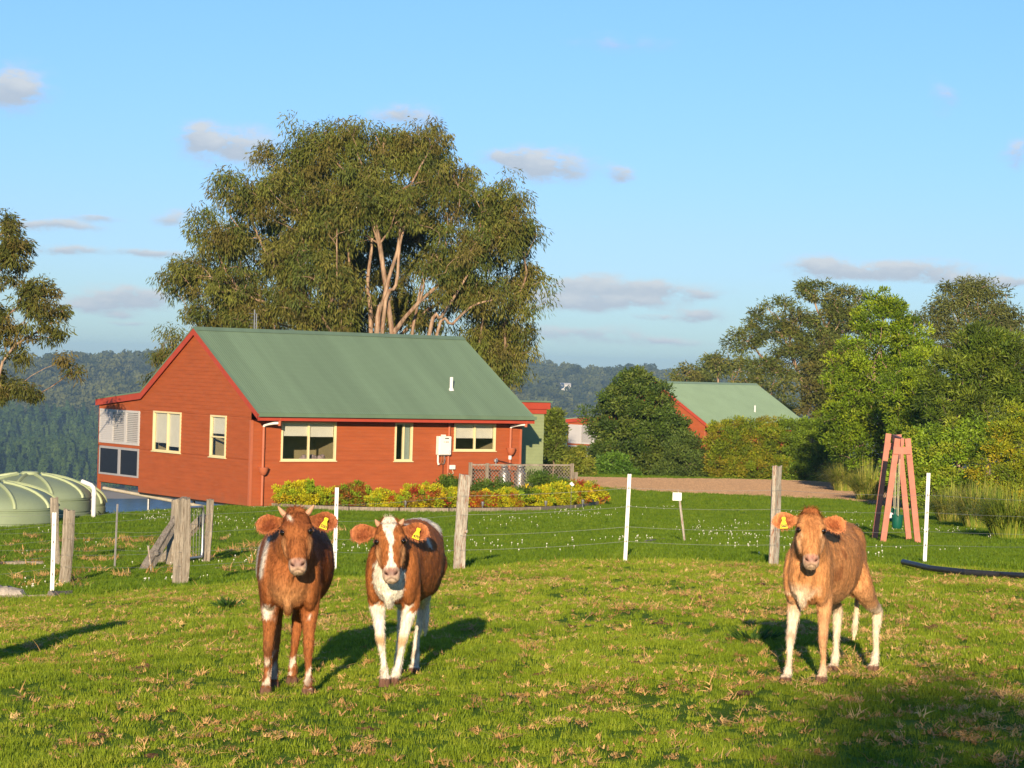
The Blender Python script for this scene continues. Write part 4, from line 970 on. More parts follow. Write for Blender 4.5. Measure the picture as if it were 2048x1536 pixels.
# ---- right hand trees, back to front
BG = [(.11, .14, .026), (.145, .165, .03), (.16, .155, .034), (.09, .115, .024)]
tree('gum_tree', 'open crowned gum with bare pale branches behind the far house', 'tree', 165, (1640, 900),
     [(1630, 580, 32, 20), (1570, 617, 44, 25), (1690, 594, 44, 24), (1500, 668, 36, 18), (1478, 688, 24, 13), (1535, 648, 40, 24), (1605, 640, 42, 30), (1660, 640, 42, 32), (1640, 700, 52, 38), (1700, 660, 42, 42), (1590, 720, 46, 30), (1530, 735, 34, 20), (1580, 680, 40, 26)],
     300, 85, (.30, .080), BG, .62, droop=.3, fork=.36, r_tip=.022, flat=.55)
tree('gum_tree', 'thin grey green gum topping the right hand trees', 'tree', 128, (1940, 900),
     [(1905, 592, 36, 22), (1950, 580, 40, 22), (1985, 600, 30, 24), (1915, 635, 60, 34), (1990, 640, 46, 34), (2035, 665, 40, 36), (1868, 650, 38, 34), (1960, 690, 90, 40), (2060, 720, 60, 40)],
     290, 85, (.24, .058), [(.12, .14, .035), (.15, .165, .04), (.10, .115, .03)], .55, droop=.5, fork=.4, r_tip=.018, flat=.7)
tree('tree', 'dark olive tree filling in behind the far hedge', 'tree', 150, (1640, 900), [(1650, 770, 50, 60), (1680, 740, 55, 60), (1690, 810, 50, 60), (1670, 850, 40, 40)], 195, 120, (0.264, 0.096), [(.085, .105, .02), (.115, .125, .024), (.13, .12, .028)], .6, bark='bark_dark', r_tip=.02)
for (lb_, Y_, bs, lo_, n_) in (('small gum with bare thin trunk left of the far roof end', 228, (1462, 800), [(1455, 718, 28, 12), (1440, 735, 24, 14), (1480, 738, 24, 12), (1425, 715, 10, 10)], 40), ('low rounded gum peeping over the far roof ridge', 240, (1385, 800), [(1385, 742, 32, 12), (1372, 756, 34, 12), (1410, 757, 20, 12)], 40), ('ragged gum between far roof and the open crowned gum', 205, (1520, 810), [(1515, 745, 34, 18), (1545, 770, 36, 24), (1490, 760, 26, 18), (1560, 810, 30, 26)], 46)):
    tree('gum_tree', lb_, 'tree', Y_, bs, lo_, n_, 80, (.36, .12), BG, .8, droop=.3, fork=.5, r_tip=.03, group='gums behind the far house')
LIL = [(.135, .215, .008), (.185, .27, .010), (.09, .15, .008), (.24, .31, .014), (.11, .18, .008)]
tree('lilly_pilly', 'tall bright green pointed tree beside the drive', 'tree', 106, (1765, 985),
     [(1768, 606, 34, 30), (1765, 645, 58, 44), (1760, 700, 82, 52), (1750, 760, 95, 55), (1735, 830, 92, 55), (1725, 890, 70, 42), (1805, 760, 62, 60), (1700, 800, 48, 48), (1830, 700, 35, 40), (1690, 860, 42, 42), (1800, 850, 60, 50)], 630, 95, (0.171, 0.064), LIL, .34, bark='bark_gum', mat='gloss_leaf', up=.5, shell=.62, out=.7)
tree('bushy_tree', 'mid green bushy tree between the pointed tree and right edge', 'tree', 99, (1850, 990), [(1850, 740, 46, 40), (1835, 800, 60, 55), (1870, 830, 60, 50), (1830, 870, 55, 50)], 240, 95, (0.172, 0.057), LIL, .36, mat='gloss_leaf', up=.3, bark='bark_dark', shell=.7)
tree('bushy_tree', 'dark long leaved tree at the right edge', 'tree', 92, (1965, 1000),
     [(1965, 690, 50, 36), (1995, 730, 70, 55), (1930, 750, 66, 55), (2040, 760, 60, 60), (1905, 815, 70, 55), (2000, 830, 80, 60), (2060, 830, 60, 60)], 461, 90, (0.231, 0.051), [(.085, .135, .012), (.125, .18, .016), (.065, .10, .010), (.17, .22, .022)], .40, mat='gloss_leaf', up=.35, bark='bark_dark', shell=.68)
tree('shrub', 'broad leaved bright green shrub behind the swing', 'shrub', 84, (1870, 1010), [(1850, 905, 64, 48), (1905, 930, 56, 55), (1815, 945, 45, 45), (1935, 880, 46, 36), (1870, 975, 70, 40), (1910, 1000, 70, 30)], 345, 85, (0.132, 0.061), [(.17, .27, .015), (.22, .325, .02), (.12, .20, .012), (.26, .31, .02)], .30, mat='gloss_leaf', bark='bark_dark', shell=.75)
tree('shrub', 'yellow leaved shrub at the right edge', 'shrub', 79, (2030, 1000), [(2025, 842, 34, 30), (2035, 890, 60, 50), (2000, 935, 46, 50), (2060, 950, 60, 50), (2030, 990, 70, 40)], 266, 85, (0.110, 0.046), [(.27, .29, .012), (.21, .265, .014), (.14, .20, .014), (.36, .30, .014)], .28, bark='bark_dark', shell=.75, up=.3)
# ---- bushes round the far house
BSH = [(.060, .105, .014), (.085, .135, .018), (.045, .08, .012), (.11, .15, .022)]
tree('lilly_pilly', 'big rounded dark green bush in front of the far house gable', 'bush', 131, (1275, 962), [(1280, 768, 42, 26), (1275, 805, 68, 42), (1268, 850, 88, 48), (1275, 895, 98, 46), (1338, 860, 26, 36), (1275, 930, 92, 28), (1345, 890, 35, 45)], 627, 95, (0.200, 0.088), BSH, .42, mat='gloss_leaf', bark='bark_dark', up=.3, shell=.72, fork=.2)
tree('shrub', 'feathery green shrub right of the big rounded bush', 'bush', 129, (1368, 962), [(1372, 890, 26, 22), (1368, 918, 46, 36), (1345, 945, 45, 18), (1400, 940, 26, 20)], 135, 85, (0.182, 0.058), [(.09, .14, .024), (.12, .17, .03), (.07, .11, .02)], .34, bark='bark_dark', up=.4, fork=.2)
tree('shrub', 'small glossy green shrub left of the big rounded bush', 'bush', 128, (1225, 964), [(1228, 930, 34, 22), (1205, 945, 22, 14), (1250, 945, 24, 16)], 84, 85, (0.169, 0.078), [(.07, .15, .014), (.10, .19, .018)], .30, mat='gloss_leaf', bark='bark_dark', fork=.2)
tree('shrub', 'yellow green shrub before the far verandah', 'bush', 124, (1140, 960), [(1135, 928, 40, 22), (1155, 915, 20, 20), (1108, 915, 22, 20), (1120, 942, 36, 16), (1175, 935, 16, 16)], 150, 80, (0.169, 0.065), [(.19, .22, .025), (.24, .25, .03), (.13, .17, .02)], .30, bark='bark_dark', fork=.2, up=.3)
tree('shrub', 'slim upright shrub beside the green wing of the near house', 'bush', 104, (1108, 960), [(1106, 842, 17, 22), (1108, 868, 20, 26), (1106, 895, 18, 20)], 75, 80, (0.192, 0.060), [(.12, .17, .022), (.17, .21, .028), (.09, .12, .018)], .28, bark='bark_gum', fork=.3, up=.5)
tree('hedge', 'bronze tinged clipped hedge in front of the far house', 'hedge', 128, (1490, 965), [(1450, 880, 34, 36), (1490, 880, 44, 36), (1535, 880, 44, 36), (1450, 925, 36, 36), (1495, 930, 48, 34), (1540, 930, 42, 34), (1470, 853, 20, 12), (1520, 852, 24, 12)], 510, 80, (0.149, 0.061), [(.18, .235, .012), (.23, .255, .014), (.13, .185, .012), (.24, .22, .016)], .30, bark='bark_dark', fork=.15, shell=.78, up=.4, depth=.9)
tree('hedge', 'greener clipped hedge running into shade by the pointed tree', 'hedge', 128, (1610, 968), [(1580, 880, 44, 38), (1625, 880, 42, 36), (1660, 890, 34, 34), (1580, 930, 44, 34), (1630, 932, 46, 34), (1665, 935, 32, 30), (1600, 852, 26, 12), (1640, 856, 22, 12)], 510, 80, (0.149, 0.068), [(.13, .205, .014), (.17, .25, .016), (.10, .16, .012)], .30, mat='gloss_leaf', bark='bark_dark', fork=.15, shell=.78, up=.4, depth=.9)
# ---- flower bed along the near house
NAN = [(.52, .46, .012), (.42, .42, .014), (.28, .36, .016), (.20, .30, .014), (.50, .36, .015)]
RED = [(.34, .045, .016), (.30, .10, .018), (.24, .16, .02), (.42, .09, .02)]
bed = [ # px centre, top, half width, bottom, leaf set, label
    (602, 967, 42, 1009, NAN, 'yellow green low shrub at the left end of the flower bed'), (660, 982, 22, 1014, NAN, 'small yellow shrub second from the left in the bed'),
    (705, 968, 36, 1018, [RED[1], RED[2], NAN[3], (.10, .11, .02)], 'bronze and green shrub with a dark twig in the flower bed'), (768, 982, 26, 1020, NAN + RED[:1], 'rounded gold shrub flecked red between two brown ones'),
    (845, 968, 42, 1021, NAN + RED, 'wide red and gold shrub left of the leaning fence post'), (905, 980, 24, 1020, NAN, 'gold shrub right up against the leaning fence post'),
    (952, 988, 20, 1020, RED + NAN[:1], 'small red leaved shrub just right of the leaning fence post'), (978, 984, 20, 1020, NAN + RED, 'red and yellow shrub in the middle of the bed'), (1012, 980, 25, 1020, NAN + RED[:2], 'gold topped shrub left of the grassy gap in the bed'),
    (1072, 978, 30, 1018, NAN, 'bright yellow shrub right of the grassy gap in the bed'), (1112, 970, 32, 1016, NAN, 'tall yellow green shrub near the right end of the bed'), (1150, 964, 30, 1014, NAN + RED[:2], 'yellow shrub with red heart near the bed corner'), (1185, 974, 22, 1010, NAN + RED, 'red and yellow shrub at the right end of the bed')]
for (x, top, hw, bot, cols, lb_) in bed:
    kx = float(at(x, bot, 70)[0]) / 70; uw = (73 * kx + 7.806) / (.808 - .589 * kx); wall_y = 73 + .589 * uw
    p = ground_at(x, bot, lo=55); Y_ = min(p[1] + hw / ppm(70) * .6, wall_y - hw / ppm(70) - .35) if x < 1040 else p[1] + hw / ppm(70) * .6; hw *= 1.22; top -= 4; mid = (top + bot) / 2; hh = (bot - top) / 2
    tree('nandina_shrub', lb_, 'shrub', Y_, (x, bot), [(x, mid + 2, hw * .85, hh * 1.0), (x - hw * .45, mid + 6, hw * .55, hh * .75), (x + hw * .45, mid + 5, hw * .55, hh * .75)], 110 if hw > 36 else 70, 75, (.075, .036), cols + cols[:3] + (NAN[:4] if cols[0] not in RED else []), .14, bark='bark_dark', up=.45, shell=.72, fork=.15, group='nandina shrubs in the flower bed', parts=('stem', 'foliage'), r_tip=.006)
for (x, top, hw, bot, lb_, Y_) in ((898, 952, 30, 985, 'dark green shrub under the water heater', 75.6), (985, 958, 45, 992, 'dark green shrub in front of the lattice left part', 76.2), (1085, 940, 38, 980, 'lighter green shrub spilling over the lattice', 77.2), (1040, 972, 26, 1006, 'clump of strappy green leaves in the gap of the bed', 75.4), (1120, 962, 24, 985, 'small green shrub at the right end of the lattice', 77.6)):
    mid = (top + bot) / 2; hh = (bot - top) / 2
    tree('garden_shrub', lb_, 'shrub', Y_, (x, bot), [(x, mid, hw * .7, hh * .9), (x - hw * .4, mid + hh * .3, hw * .5, hh * .7), (x + hw * .4, mid + hh * .3, hw * .5, hh * .7)], 40, 70, (.10, .034), [(.055, .11, .014), (.08, .145, .018), (.11, .17, .02)], .18, bark='bark_dark', up=.3, fork=.15, parts=('stem', 'foliage'), r_tip=.006)
pr = ground_at(694, 1012, lo=55)
tw = empty('twiggy_plant', pr, 0, 'thin dark leaved twig standing above the bronze shrub', 'plant'); b_ = MB()
b_.tube([(0, 0, 0), (.02, 0, .5), (0, .02, .95)], [.014, .011, .005], 5).tube([(.01, 0, .6), (-.12, 0, .85)], [.008, .004], 4).tube([(.01, 0, .65), (.12, 0, .82)], [.008, .004], 4); b_.build('stem', M['bark_dark'], tw)
C = np.array([(rng.uniform(-.16, .14), rng.uniform(-.08, .08), rng.uniform(.62, 1.0)) for _ in range(60)]); Vl, F, cl = leaves(C, unit(60), np.full(60, .08), np.full(60, .03), palette(60, [(.05, .045, .02), (.12, .05, .02)])); link('foliage', np_mesh('foliage', Vl, F, M['leaf'], cl), tw)
# soil of the bed and its timber edge
M['soil'] = principled('bed_soil', (.10, .065, .04), .95, var=.4, scale=6, bump=.8, bscale=40, spec=.1)
M['old_timber'] = principled('grey_timber', (.30, .25, .19), .85, var=.35, scale=5, bump=.4, bscale=60, streak=(6, 6, .6), spec=.15)
bpts = [(528, 1013), (600, 1018), (700, 1022), (800, 1024), (900, 1025), (1000, 1024), (1080, 1022), (1150, 1018), (1212, 1008)]
near_ = np.array([ground_at(*q, lo=55) for q in bpts]); V = []
for p in near_:
    for j in range(6):
        q = p + np.array([-.25, .55, 0]) * j * .75; V.append((q[0], q[1], gz(q[0], q[1]) + (.03 if j == 0 else .09)))
V = np.array(V); n_ = len(near_); i = np.arange(n_ - 1)[:, None] * 6 + np.arange(5)[None]
tag(link('garden_bed', np_mesh('garden_bed', V, np.stack([i, i + 6, i + 7, i + 1], -1).reshape(-1, 4), M['soil'], smooth=True)), kind='structure')
ed = empty('garden_edging', near_[0], 0, 'weathered timber edging round the front of the flower bed', 'edging')
for a, c in zip(near_[:-1], near_[1:]): MB().beam(a - near_[0] + np.array([0, -.06, .05]), c - near_[0] + np.array([-.04, -.06, .05]), .06, .16).build('sleeper', M['old_timber'], ed)
# two marigolds at the right end of the bed
M['marigold'] = principled('marigold_petals', (.75, .40, .01), .7, var=.1)
for (x, y, lb_) in ((1201, 978, 'orange yellow marigold higher of the two beside the bed'), (1210, 990, 'orange yellow marigold lower of the two beside the bed')):
    p = ground_at(x, 1008, lo=55); h_ = (1008 - y) / ppm(p[1]); e = empty('marigold', p, 0, lb_, 'flower')
    MB().tube([(0, 0, 0), (.01, 0, h_)], .008, 5).build('stem', M['bark_dark'], e); MB().lathe([(.01, -.02), (.05, 0), (.06, .02), (.04, .045), (.01, .05)], 10, (.01, 0, h_)).build('flower_head', M['marigold'], e, smooth=True)
# ---- strappy grass clumps beside the lawn
def strap_clump(px, py, Y, rad, n, length, lb_, cols):
    p = ground_at(px, py, lo=30); p[1] += 0.0; root = empty('strap_grass', p, 0, lb_, 'ornamental grass', 'strap leaved grass clumps beside the lawn')
    a = rng.uniform(0, 6.283, n); r = rad * .38 * np.sqrt(rng.random(n)); base = np.stack([r * np.cos(a), r * np.sin(a), np.zeros(n)], 1); base[:, 2] = ground_z(base[:, 0] + p[0], base[:, 1] + p[1]) - p[2] - .02
    th = a + rng.normal(0, .5, n); L_ = length * rng.uniform(.6, 1.15, n); le = np.clip(rng.normal(.62, .28, n), .08, 1.15)
    d = np.stack([np.cos(th), np.sin(th), np.zeros(n)], 1); s = np.stack([-np.sin(th), np.cos(th), np.zeros(n)], 1); V = []
    for t in (0, .35, .7, 1.0):
        c = base + d * (L_ * le * t ** 1.6)[:, None] * .9; c[:, 2] += L_ * (t * 1.0 - le * .62 * t ** 2.6); w = .013 * (1 - t ** 2 * .92) * rng.uniform(.7, 1.2, n); V += [c - s * w[:, None], c + s * w[:, None]]
    V = np.stack(V, 1).reshape(-1, 3); i = np.arange(n)[:, None] * 8
    F = np.concatenate([np.concatenate([i + 2 * j, i + 2 * j + 1, i + 2 * j + 3, i + 2 * j + 2], 1) for j in range(3)])
    col_ = np.repeat(palette(n, cols) * rng.uniform(.75, 1.25, n)[:, None], 8, 0)
    zmin = ground_z(V[:, 0] + p[0], V[:, 1] + p[1]) - p[2]; V[:, 2] = np.maximum(V[:, 2], zmin + .01)
    link('foliage', np_mesh('foliage', V, F, M['leaf'], col_), root)
    MB().lathe([(rad * .30, -.05), (rad * .28, .05), (rad * .15, .14), (.01, .16)], 14).build('crown_base', M['bark_dark'], root)
STR = [(.29, .31, .045), (.36, .35, .06), (.20, .27, .03), (.42, .38, .09), (.15, .22, .024)]
for (px, py, rad, n, l, lb_) in ((1690, 985, 1.2, 1300, 1.8, 'strap grass clump at the drive corner left of the swing'), (1738, 1003, 1.2, 1300, 1.7, 'strap grass clump half hidden behind the swing legs'), (1722, 975, 1.2, 1000, 1.9, 'strap grass clump at the back under the pointed tree'),
     (1905, 1045, 1.1, 1300, 1.35, 'strap grass clump right of the white stake'), (1960, 1058, 1.15, 1500, 1.5, 'drooping strap grass clump in the middle of the right hand group'), (2020, 1078, 1.2, 1600, 1.5, 'nearest strap grass clump at the right edge'), (2000, 1030, 1.1, 1200, 1.7, 'strap grass clump under the yellow shrub'), (1930, 1022, 1.0, 900, 1.5, 'strap grass clump below the bright green shrub')):
    strap_clump(px, py, 0, rad, n, l, lb_, STR if n != 1600 else STR[2:3] + STR[4:] + STR[:1])
# ---- scrub at the crest below the verandah
tree('shrub', 'low yellowish scrub on the crest below the verandah', 'shrub', 72.5, (240, 1050), [(215, 1046, 26, 14), (245, 1048, 28, 14), (272, 1044, 22, 12)], 60, 60, (.09, .04), [(.16, .17, .02), (.11, .14, .02), (.22, .18, .03)], .18, bark='bark_dark', fork=.2, parts=('stem', 'foliage'), r_tip=.006)
# ---- weeds in the paddock
for (x, y, sz, lb_) in ((455, 1215, .22, 'low dark green weed between left post and brown calf'), (1505, 1285, .16, 'low leafy weed beside the shadow of the tan calf'), (70, 1162, .2, 'dark tuft of weed left of the leaning post')):
    p = ground_at(x, y); e = empty('paddock_weed', p, 0, lb_, 'weed'); n = 90
    a = rng.uniform(0, 6.283, n); C = np.stack([np.cos(a) * rng.random(n) * sz * .6, np.sin(a) * rng.random(n) * sz * .6, np.full(n, .01)], 1)
    Vl, F, cl = leaves(C, np.stack([np.cos(a), np.sin(a), rng.uniform(.15, 1.1, n)], 1), rng.uniform(.06, .16, n), np.full(n, .02), palette(n, [(.05, .11, .016), (.08, .15, .02), (.035, .08, .014)])); link('foliage', np_mesh('foliage', Vl, F, M['leaf'], cl), e)
    MB().lathe([(.02, -.03), (.018, .01), (.004, .02)], 8).build('root_crown', M['bark_dark'], e)
# ---- a tree behind the photographer, whose shadow falls into the near right of the paddock
_b = np.array([.62, -17.0, gz(.62, -17.0) - .2])
tree('bushy_tree', 'bushy tree standing behind the photographer', 'tree', 17, None, None, 150, 90, (.22, .09), BSH, .42, bark='bark_dark',
     world=(_b, [(_b + np.array([-.2, 0, 5.2]), np.array([1.3, 1.2, 1.7])), (_b + np.array([.9, .5, 5.6]), np.array([.75, .8, 1.0])), (_b + np.array([-1.4, 0, 4.6]), np.array([.9, .9, 1.2])), (_b + np.array([.1, 0, 3.4]), np.array([1.6, 1.2, 1.2]))]), shell=.5)
# ================================================================== fence, gate and yard things
M['post_wood'] = principled('weathered_post', (.40, .345, .265), .9, var=.30, scale=3.0, bump=.9, bscale=22, streak=(9, 9, .7), dirt=(.22, .17, .12), spec=.1)
M['post_pale'] = principled('lichen_post', (.50, .45, .36), .9, var=.28, scale=3.5, bump=.9, bscale=22, streak=(8, 8, 1.2), dirt=(.30, .13, .08), spec=.1)
M['grey_log'] = principled('grey_log', (.24, .215, .185), .9, var=.35, scale=4, bump=1., bscale=18, streak=(7, 7, .8), dirt=(.12, .10, .08), spec=.1)
M['stake_white'] = principled('white_stake', (.80, .79, .75), .45, var=.04, scale=8)
M['wire'] = principled('fence_wire', (.34, .34, .32), .5, metal=.3, var=.1)
def log_mesh(a, b, r, n=11, segs=9, rough=.12, square=.0, taper=(1, 1), seed=0, top_cut=.03):
    """rough-hewn timber: uneven section, cracks running along it"""
    q = np.random.default_rng(seed); a, b = Vector(a), Vector(b); d = (b - a); L = d.length; d.normalize()
    x = d.cross(Vector((.13, .9, .4))).normalized(); y = d.cross(x).normalized(); m_ = MB(); V = []; F = []
    ring = 1 + q.normal(0, rough, n); ph = q.uniform(0, 6.28)
    for k in range(n):
        if k in (2, 7): ring[k] *= .80
    for i in range(segs + 1):
        t = i / segs; bend = x * (math.sin(t * 3 + ph) * r * .25) + y * (math.cos(t * 2.3 + ph) * r * .18); rr = r * (taper[0] * (1 - t) + taper[1] * t)
        for k in range(n):
            an = 2 * math.pi * k / n; sq = 1 + square * (.35 * abs(math.cos(2 * an)) - .17)
            s = rr * ring[k] * sq * (1 + q.normal(0, rough * .35))
            e = d * (q.normal(0, top_cut) if i == segs else 0)
            V.append(a + d * (L * t) + bend + x * math.cos(an) * s + y * math.sin(an) * s + e)
    for i in range(segs):
        for k in range(n): F.append((i * n + k, i * n + (k + 1) % n, i * n + n + (k + 1) % n, i * n + n + k))
    c = len(V); V.append(b + d * .0); F += [(c, segs * n + (k + 1) % n, segs * n + k) for k in range(n)]
    c = len(V); V.append(a); F += [(c, k, (k + 1) % n) for k in range(n)]
    return m_.add(V, F)
def px_post(base, top, wpx, name, label, cat, mat, group=None, seed=0, lean=0., square=.6, extra=None):
    p = ground_at(*base); k = ppm(p[1]); t = at(top[0], top[1], p[1] + lean); h = t[2] - p[2]
    e = empty(name, p, 0, label, cat, group)
    log_mesh((0, 0, -.25), (t[0] - p[0], t[1] - p[1], h), wpx / k / 2 * 1.02, seed=seed, square=square, top_cut=.012).build('shaft', M[mat], e, smooth=True)
    return e, p, t
pA, gA, tA = px_post((360, 1173), (368, 997), 29, 'fence_post', 'thick split timber gate post nearest the camera on the left', 'post', 'post_wood', 'timber fence posts', 3)
pB2, gB2, tB2 = px_post((344, 1132), (352, 1001), 24, 'fence_post', 'timber post just behind the thick gate post holding a leaning log', 'post', 'post_wood', 'timber fence posts', 5)
pB, gB, tB = px_post((413, 1127), (418, 999), 16, 'fence_post', 'slimmer timber post the steel gate hangs on', 'post', 'post_wood', 'timber fence posts', 8)
pL, gL, tL = px_post((124, 1168), (139, 1020), 20, 'fence_post', 'leaning grey timber post beside the leftmost white stake', 'post', 'post_wood', 'timber fence posts', 11)
pM, gM, tM = px_post((113, 1130), (110, 996), 12, 'fence_post', 'thin upright timber post in front of the water tanks', 'post', 'post_wood', 'timber fence posts', 13)
pC, gC, tC = px_post((921, 1143), (930, 950), 21, 'fence_post', 'crooked lichen covered post in front of the flower bed', 'post', 'post_pale', 'timber fence posts', 17)
pD, gD, tD = px_post((1544, 1133), (1557, 933), 19, 'fence_post', 'pale blotched timber post left of the tan calf', 'post', 'post_pale', 'timber fence posts', 21)
# crooked bend of the lichen post: a knot part-way up
for (po, g, t, f_, rr) in ((pC, gC, tC, .42, .028), (pD, gD, tD, .3, .016)):
    q = (t - g) * f_; MB().lathe([(.004, -.03), (rr, -.015), (rr, .015), (.004, .03)], 8, (q[0] + .04, q[1] - .03, q[2])).build('knot', M['post_pale'], po, smooth=True)
# a gate post outside the left of the view; only its shadow reaches the picture
po = ground_at(-105, 1335); e = empty('fence_post', po, 0, 'stout timber post just outside the left of the view', 'post', 'timber fence posts')
log_mesh((0, 0, -.25), (.03, 0, .95), .13, seed=30, square=.5).build('shaft', M['post_wood'], e, smooth=True)
# white stakes
def stake(base, top, label, w=7.2):
    p = ground_at(*base); k = ppm(p[1]); t = at(top[0], top[1], p[1]) - p; e = empty('white_stake', p, 0, label, 'stake', 'white fence stakes')
    a = Vector((0, 0, -.2)); a.x = -t[0] / t[2] * .2; b = Vector(t); W = w / k
    for s in (-1, 1):
        o = Vector((s * W * .29, 0, 0)); MB().beam(a + o, b + o, W * .42, .02, up=(0, 1, 0)).build('flange', M['stake_white'], e)
    MB().beam(a + Vector((0, .006, 0)), b + Vector((0, .006, -.004)), W * .17, .012, up=(0, 1, 0)).build('web', M['grey_frame'], e)
    for z in (.27, .45, .70, .93):
        if z < t[2]: MB().tube([(t[0] / t[2] * z, -.011, z - .012), (t[0] / t[2] * z, -.03, z), (t[0] / t[2] * z, -.011, z + .012)], .005, 5).build('wire_clip', M['black'], e)
    return e, p
stake((104, 1189), (109, 1025), 'white stake at the far left by the old sleeper', 8)
_, s2 = stake((669, 1143), (674, 975), 'white stake between the two brown calves')
_, s3 = stake((1250, 1126), (1259, 948), 'white stake standing alone mid lawn')
_, s4 = stake((1849, 1131), (1857, 946), 'white stake right of the swing')
M['picket'] = principled('weathered_steel', (.20, .195, .19), .6, var=.2, scale=8)
# star picket, little stake, sign
p = ground_at(229, 1133); t = at(235, 1008, p[1]) - p; e = empty('star_picket', p, 0, 'thin grey steel picket left of the leaning log', 'picket')
MB().beam((0, 0, -.2), t, .032, .008, up=(0, 1, 0)).build('blade', M['picket'], e); MB().beam((0, -.012, -.2), (t[0], -.012, t[2]), .008, .02, up=(0, 1, 0)).build('rib', M['picket'], e)
p = ground_at(306, 1146); t = at(296, 1092, p[1]) - p; e = empty('peg', p, 0, 'short pale peg leaning beside the log brace', 'peg'); log_mesh((0, 0, -.1), t, .018, n=6, segs=4, seed=2).build('shaft', M['post_pale'], e)
p = ground_at(1371, 1084); t = at(1358, 984, p[1]) - p; e = empty('small_sign', p, 0, 'blank white card on a thin wooden stake in the lawn', 'sign')
log_mesh((.0, 0, -.15), t, .022, n=6, segs=5, seed=4, rough=.06).build('stake', M['post_pale'], e); k = ppm(p[1])
sg = at(1354, 993, p[1]) - p; MB().box((sg[0] - 9 / k, -.036, sg[2] - 8 / k), (sg[0] + 9 / k, -.024, sg[2] + 8 / k), .003).build('card', M['stake_white'], e)
# fence wires
def wire(pts, label, group, r=.0017, sag=.02):
    P = []
    for a, b in zip(pts[:-1], pts[1:]):
        a, b = np.array(a), np.array(b)
        for j in range(8): t_ = j / 8; q = a * (1 - t_) + b * t_; q[2] -= sag * 4 * t_ * (1 - t_); P.append(q)
    P.append(np.array(pts[-1])); MBW = MB().tube(P, r, 5); o = MBW.build('fence_wire', M['wire'], None, smooth=True); tag(o, label, 'wire', group); return o
def post_pt(g, t, z):
    f_ = z / (t[2] - g[2]); q = g + (t - g) * f_; q[1] -= .11 if g is gA or g is gC or g is gD else .04; return q
def stake_pt(s_, z): return s_ + np.array([z * .045, -.035, z])
far_l = ground_at(-160, 1200); far_r = ground_at(2200, 1128)
for z, nm in ((.93, 'top'), (.70, 'second'), (.45, 'third'), (.27, 'lowest')):
    wire([far_l + np.array([0, 0, z]), post_pt(gL, tL, z), post_pt(gA, tA, z), stake_pt(s2, z), post_pt(gC, tC, z), stake_pt(s3, z), post_pt(gD, tD, z), stake_pt(s4, z), far_r + np.array([0, 0, z])], nm + ' wire of the fence behind the calves', 'paddock fence wires')
fl = ground_at(-120, 1128); pk = ground_at(229, 1133)
for z, nm in ((.95, 'upper'), (.62, 'middle'), (.30, 'lower')):
    wire([fl + np.array([0, 0, z]), post_pt(gM, tM, z), pk + np.array([.03, -.03, z]), post_pt(gB2, tB2, z)], nm + ' wire of the side fence running past the tanks', 'side fence wires', sag=.03)
# ---- steel gate, standing open
e = empty('steel_gate', gB, 0, 'grey steel pipe gate standing open between the two gate posts', 'gate')
Xb = np.array([-.07, -.10, 0]); near = at(376, 1060, gB[1] - 1.0); near[2] = gz(near[0], near[1]); dv = near - gB; dv[2] = 0
ht, hb = 1.0, .12; P = []
def gp(f_, z): q = Xb + (dv - Xb) * f_; return (q[0], q[1], z + (near[2] - gB[2]) * f_)
fr_ = [gp(1, hb), gp(.08, hb), gp(.03, hb + .02), gp(0, hb + .1), gp(0, ht - .12), gp(.03, ht - .04), gp(.08, ht), gp(1, ht), gp(1, hb)]
MB().tube(fr_, .026, 10).build('pipe_frame', M['galv'], e, smooth=True)
for f_ in (.22, .42, .62, .82): MB().tube([gp(f_, hb), gp(f_, ht)], .004, 5).build('stay_wire', M['wire'], e)
for z in (.3, .5, .7, .85): MB().tube([gp(0, z), gp(1, z)], .003, 5).build('mesh_wire', M['wire'], e)
for z in (.25, .8): MB().tube([gp(-.02, z), gp(-.35, z)], .014, 6).build('hinge', M['galv'], e)
# ---- log braces
a = ground_at(283, 1141); b = at(354, 1040, gB2[1] - .1); e = empty('log_brace', a, 0, 'gnarled grey log leaning against the post behind the gate post', 'log')
log_mesh((0, 0, -.05), b - a, .10, seed=41, rough=.2, segs=12, taper=(1.15, .8)).build('trunk', M['grey_log'], e, smooth=True)
MB().lathe([(.01, -.06), (.05, -.03), (.06, .02), (.02, .06)], 8, tuple((b - a) * .35 + np.array([.05, -.09, 0]))).build('knot', M['grey_log'], e, smooth=True)
a = ground_at(312, 1128); b = at(409, 1036, gB[1] - .02); e = empty('timber_brace', a, 0, 'straight timber brace running up to the gate hinge post', 'brace')
log_mesh((0, 0, -.05), b - a, .075, seed=43, rough=.08, square=.8).build('shaft', M['post_wood'], e, smooth=True)
# ---- timber lying about
def lying(pa, pb, r, name, label, mat, seed, rough=.15, square=0., lift=.6):
    a, b = ground_at(*pa), ground_at(*pb); e = empty(name, a, 0, label, 'log'); log_mesh((0, 0, r * lift), b - a + np.array([0, 0, r * lift]), r, seed=seed, rough=rough, square=square, segs=10, taper=(1, .7)).build('wood', M[mat], e, smooth=True); return e
lying((-70, 1130), (87, 1130), .05, 'fallen_branch', 'long bare branch lying on the grass at the left edge', 'post_wood', 51)
lying((-90, 1212), (104, 1199), .085, 'old_sleeper', 'half buried weathered sleeper at the foot of the left stake', 'old_timber', 53, .08, .8, .2)
lying((101, 1199), (138, 1192), .06, 'timber_offcut', 'short grey timber offcut right of the left stake', 'grey_log', 55, .06, .8, .5)
lying((1290, 1088), (1330, 1081), .035, 'timber_offcut', 'grey offcut lying on the lawn right of the lone stake', 'grey_log', 57, .05, .8)
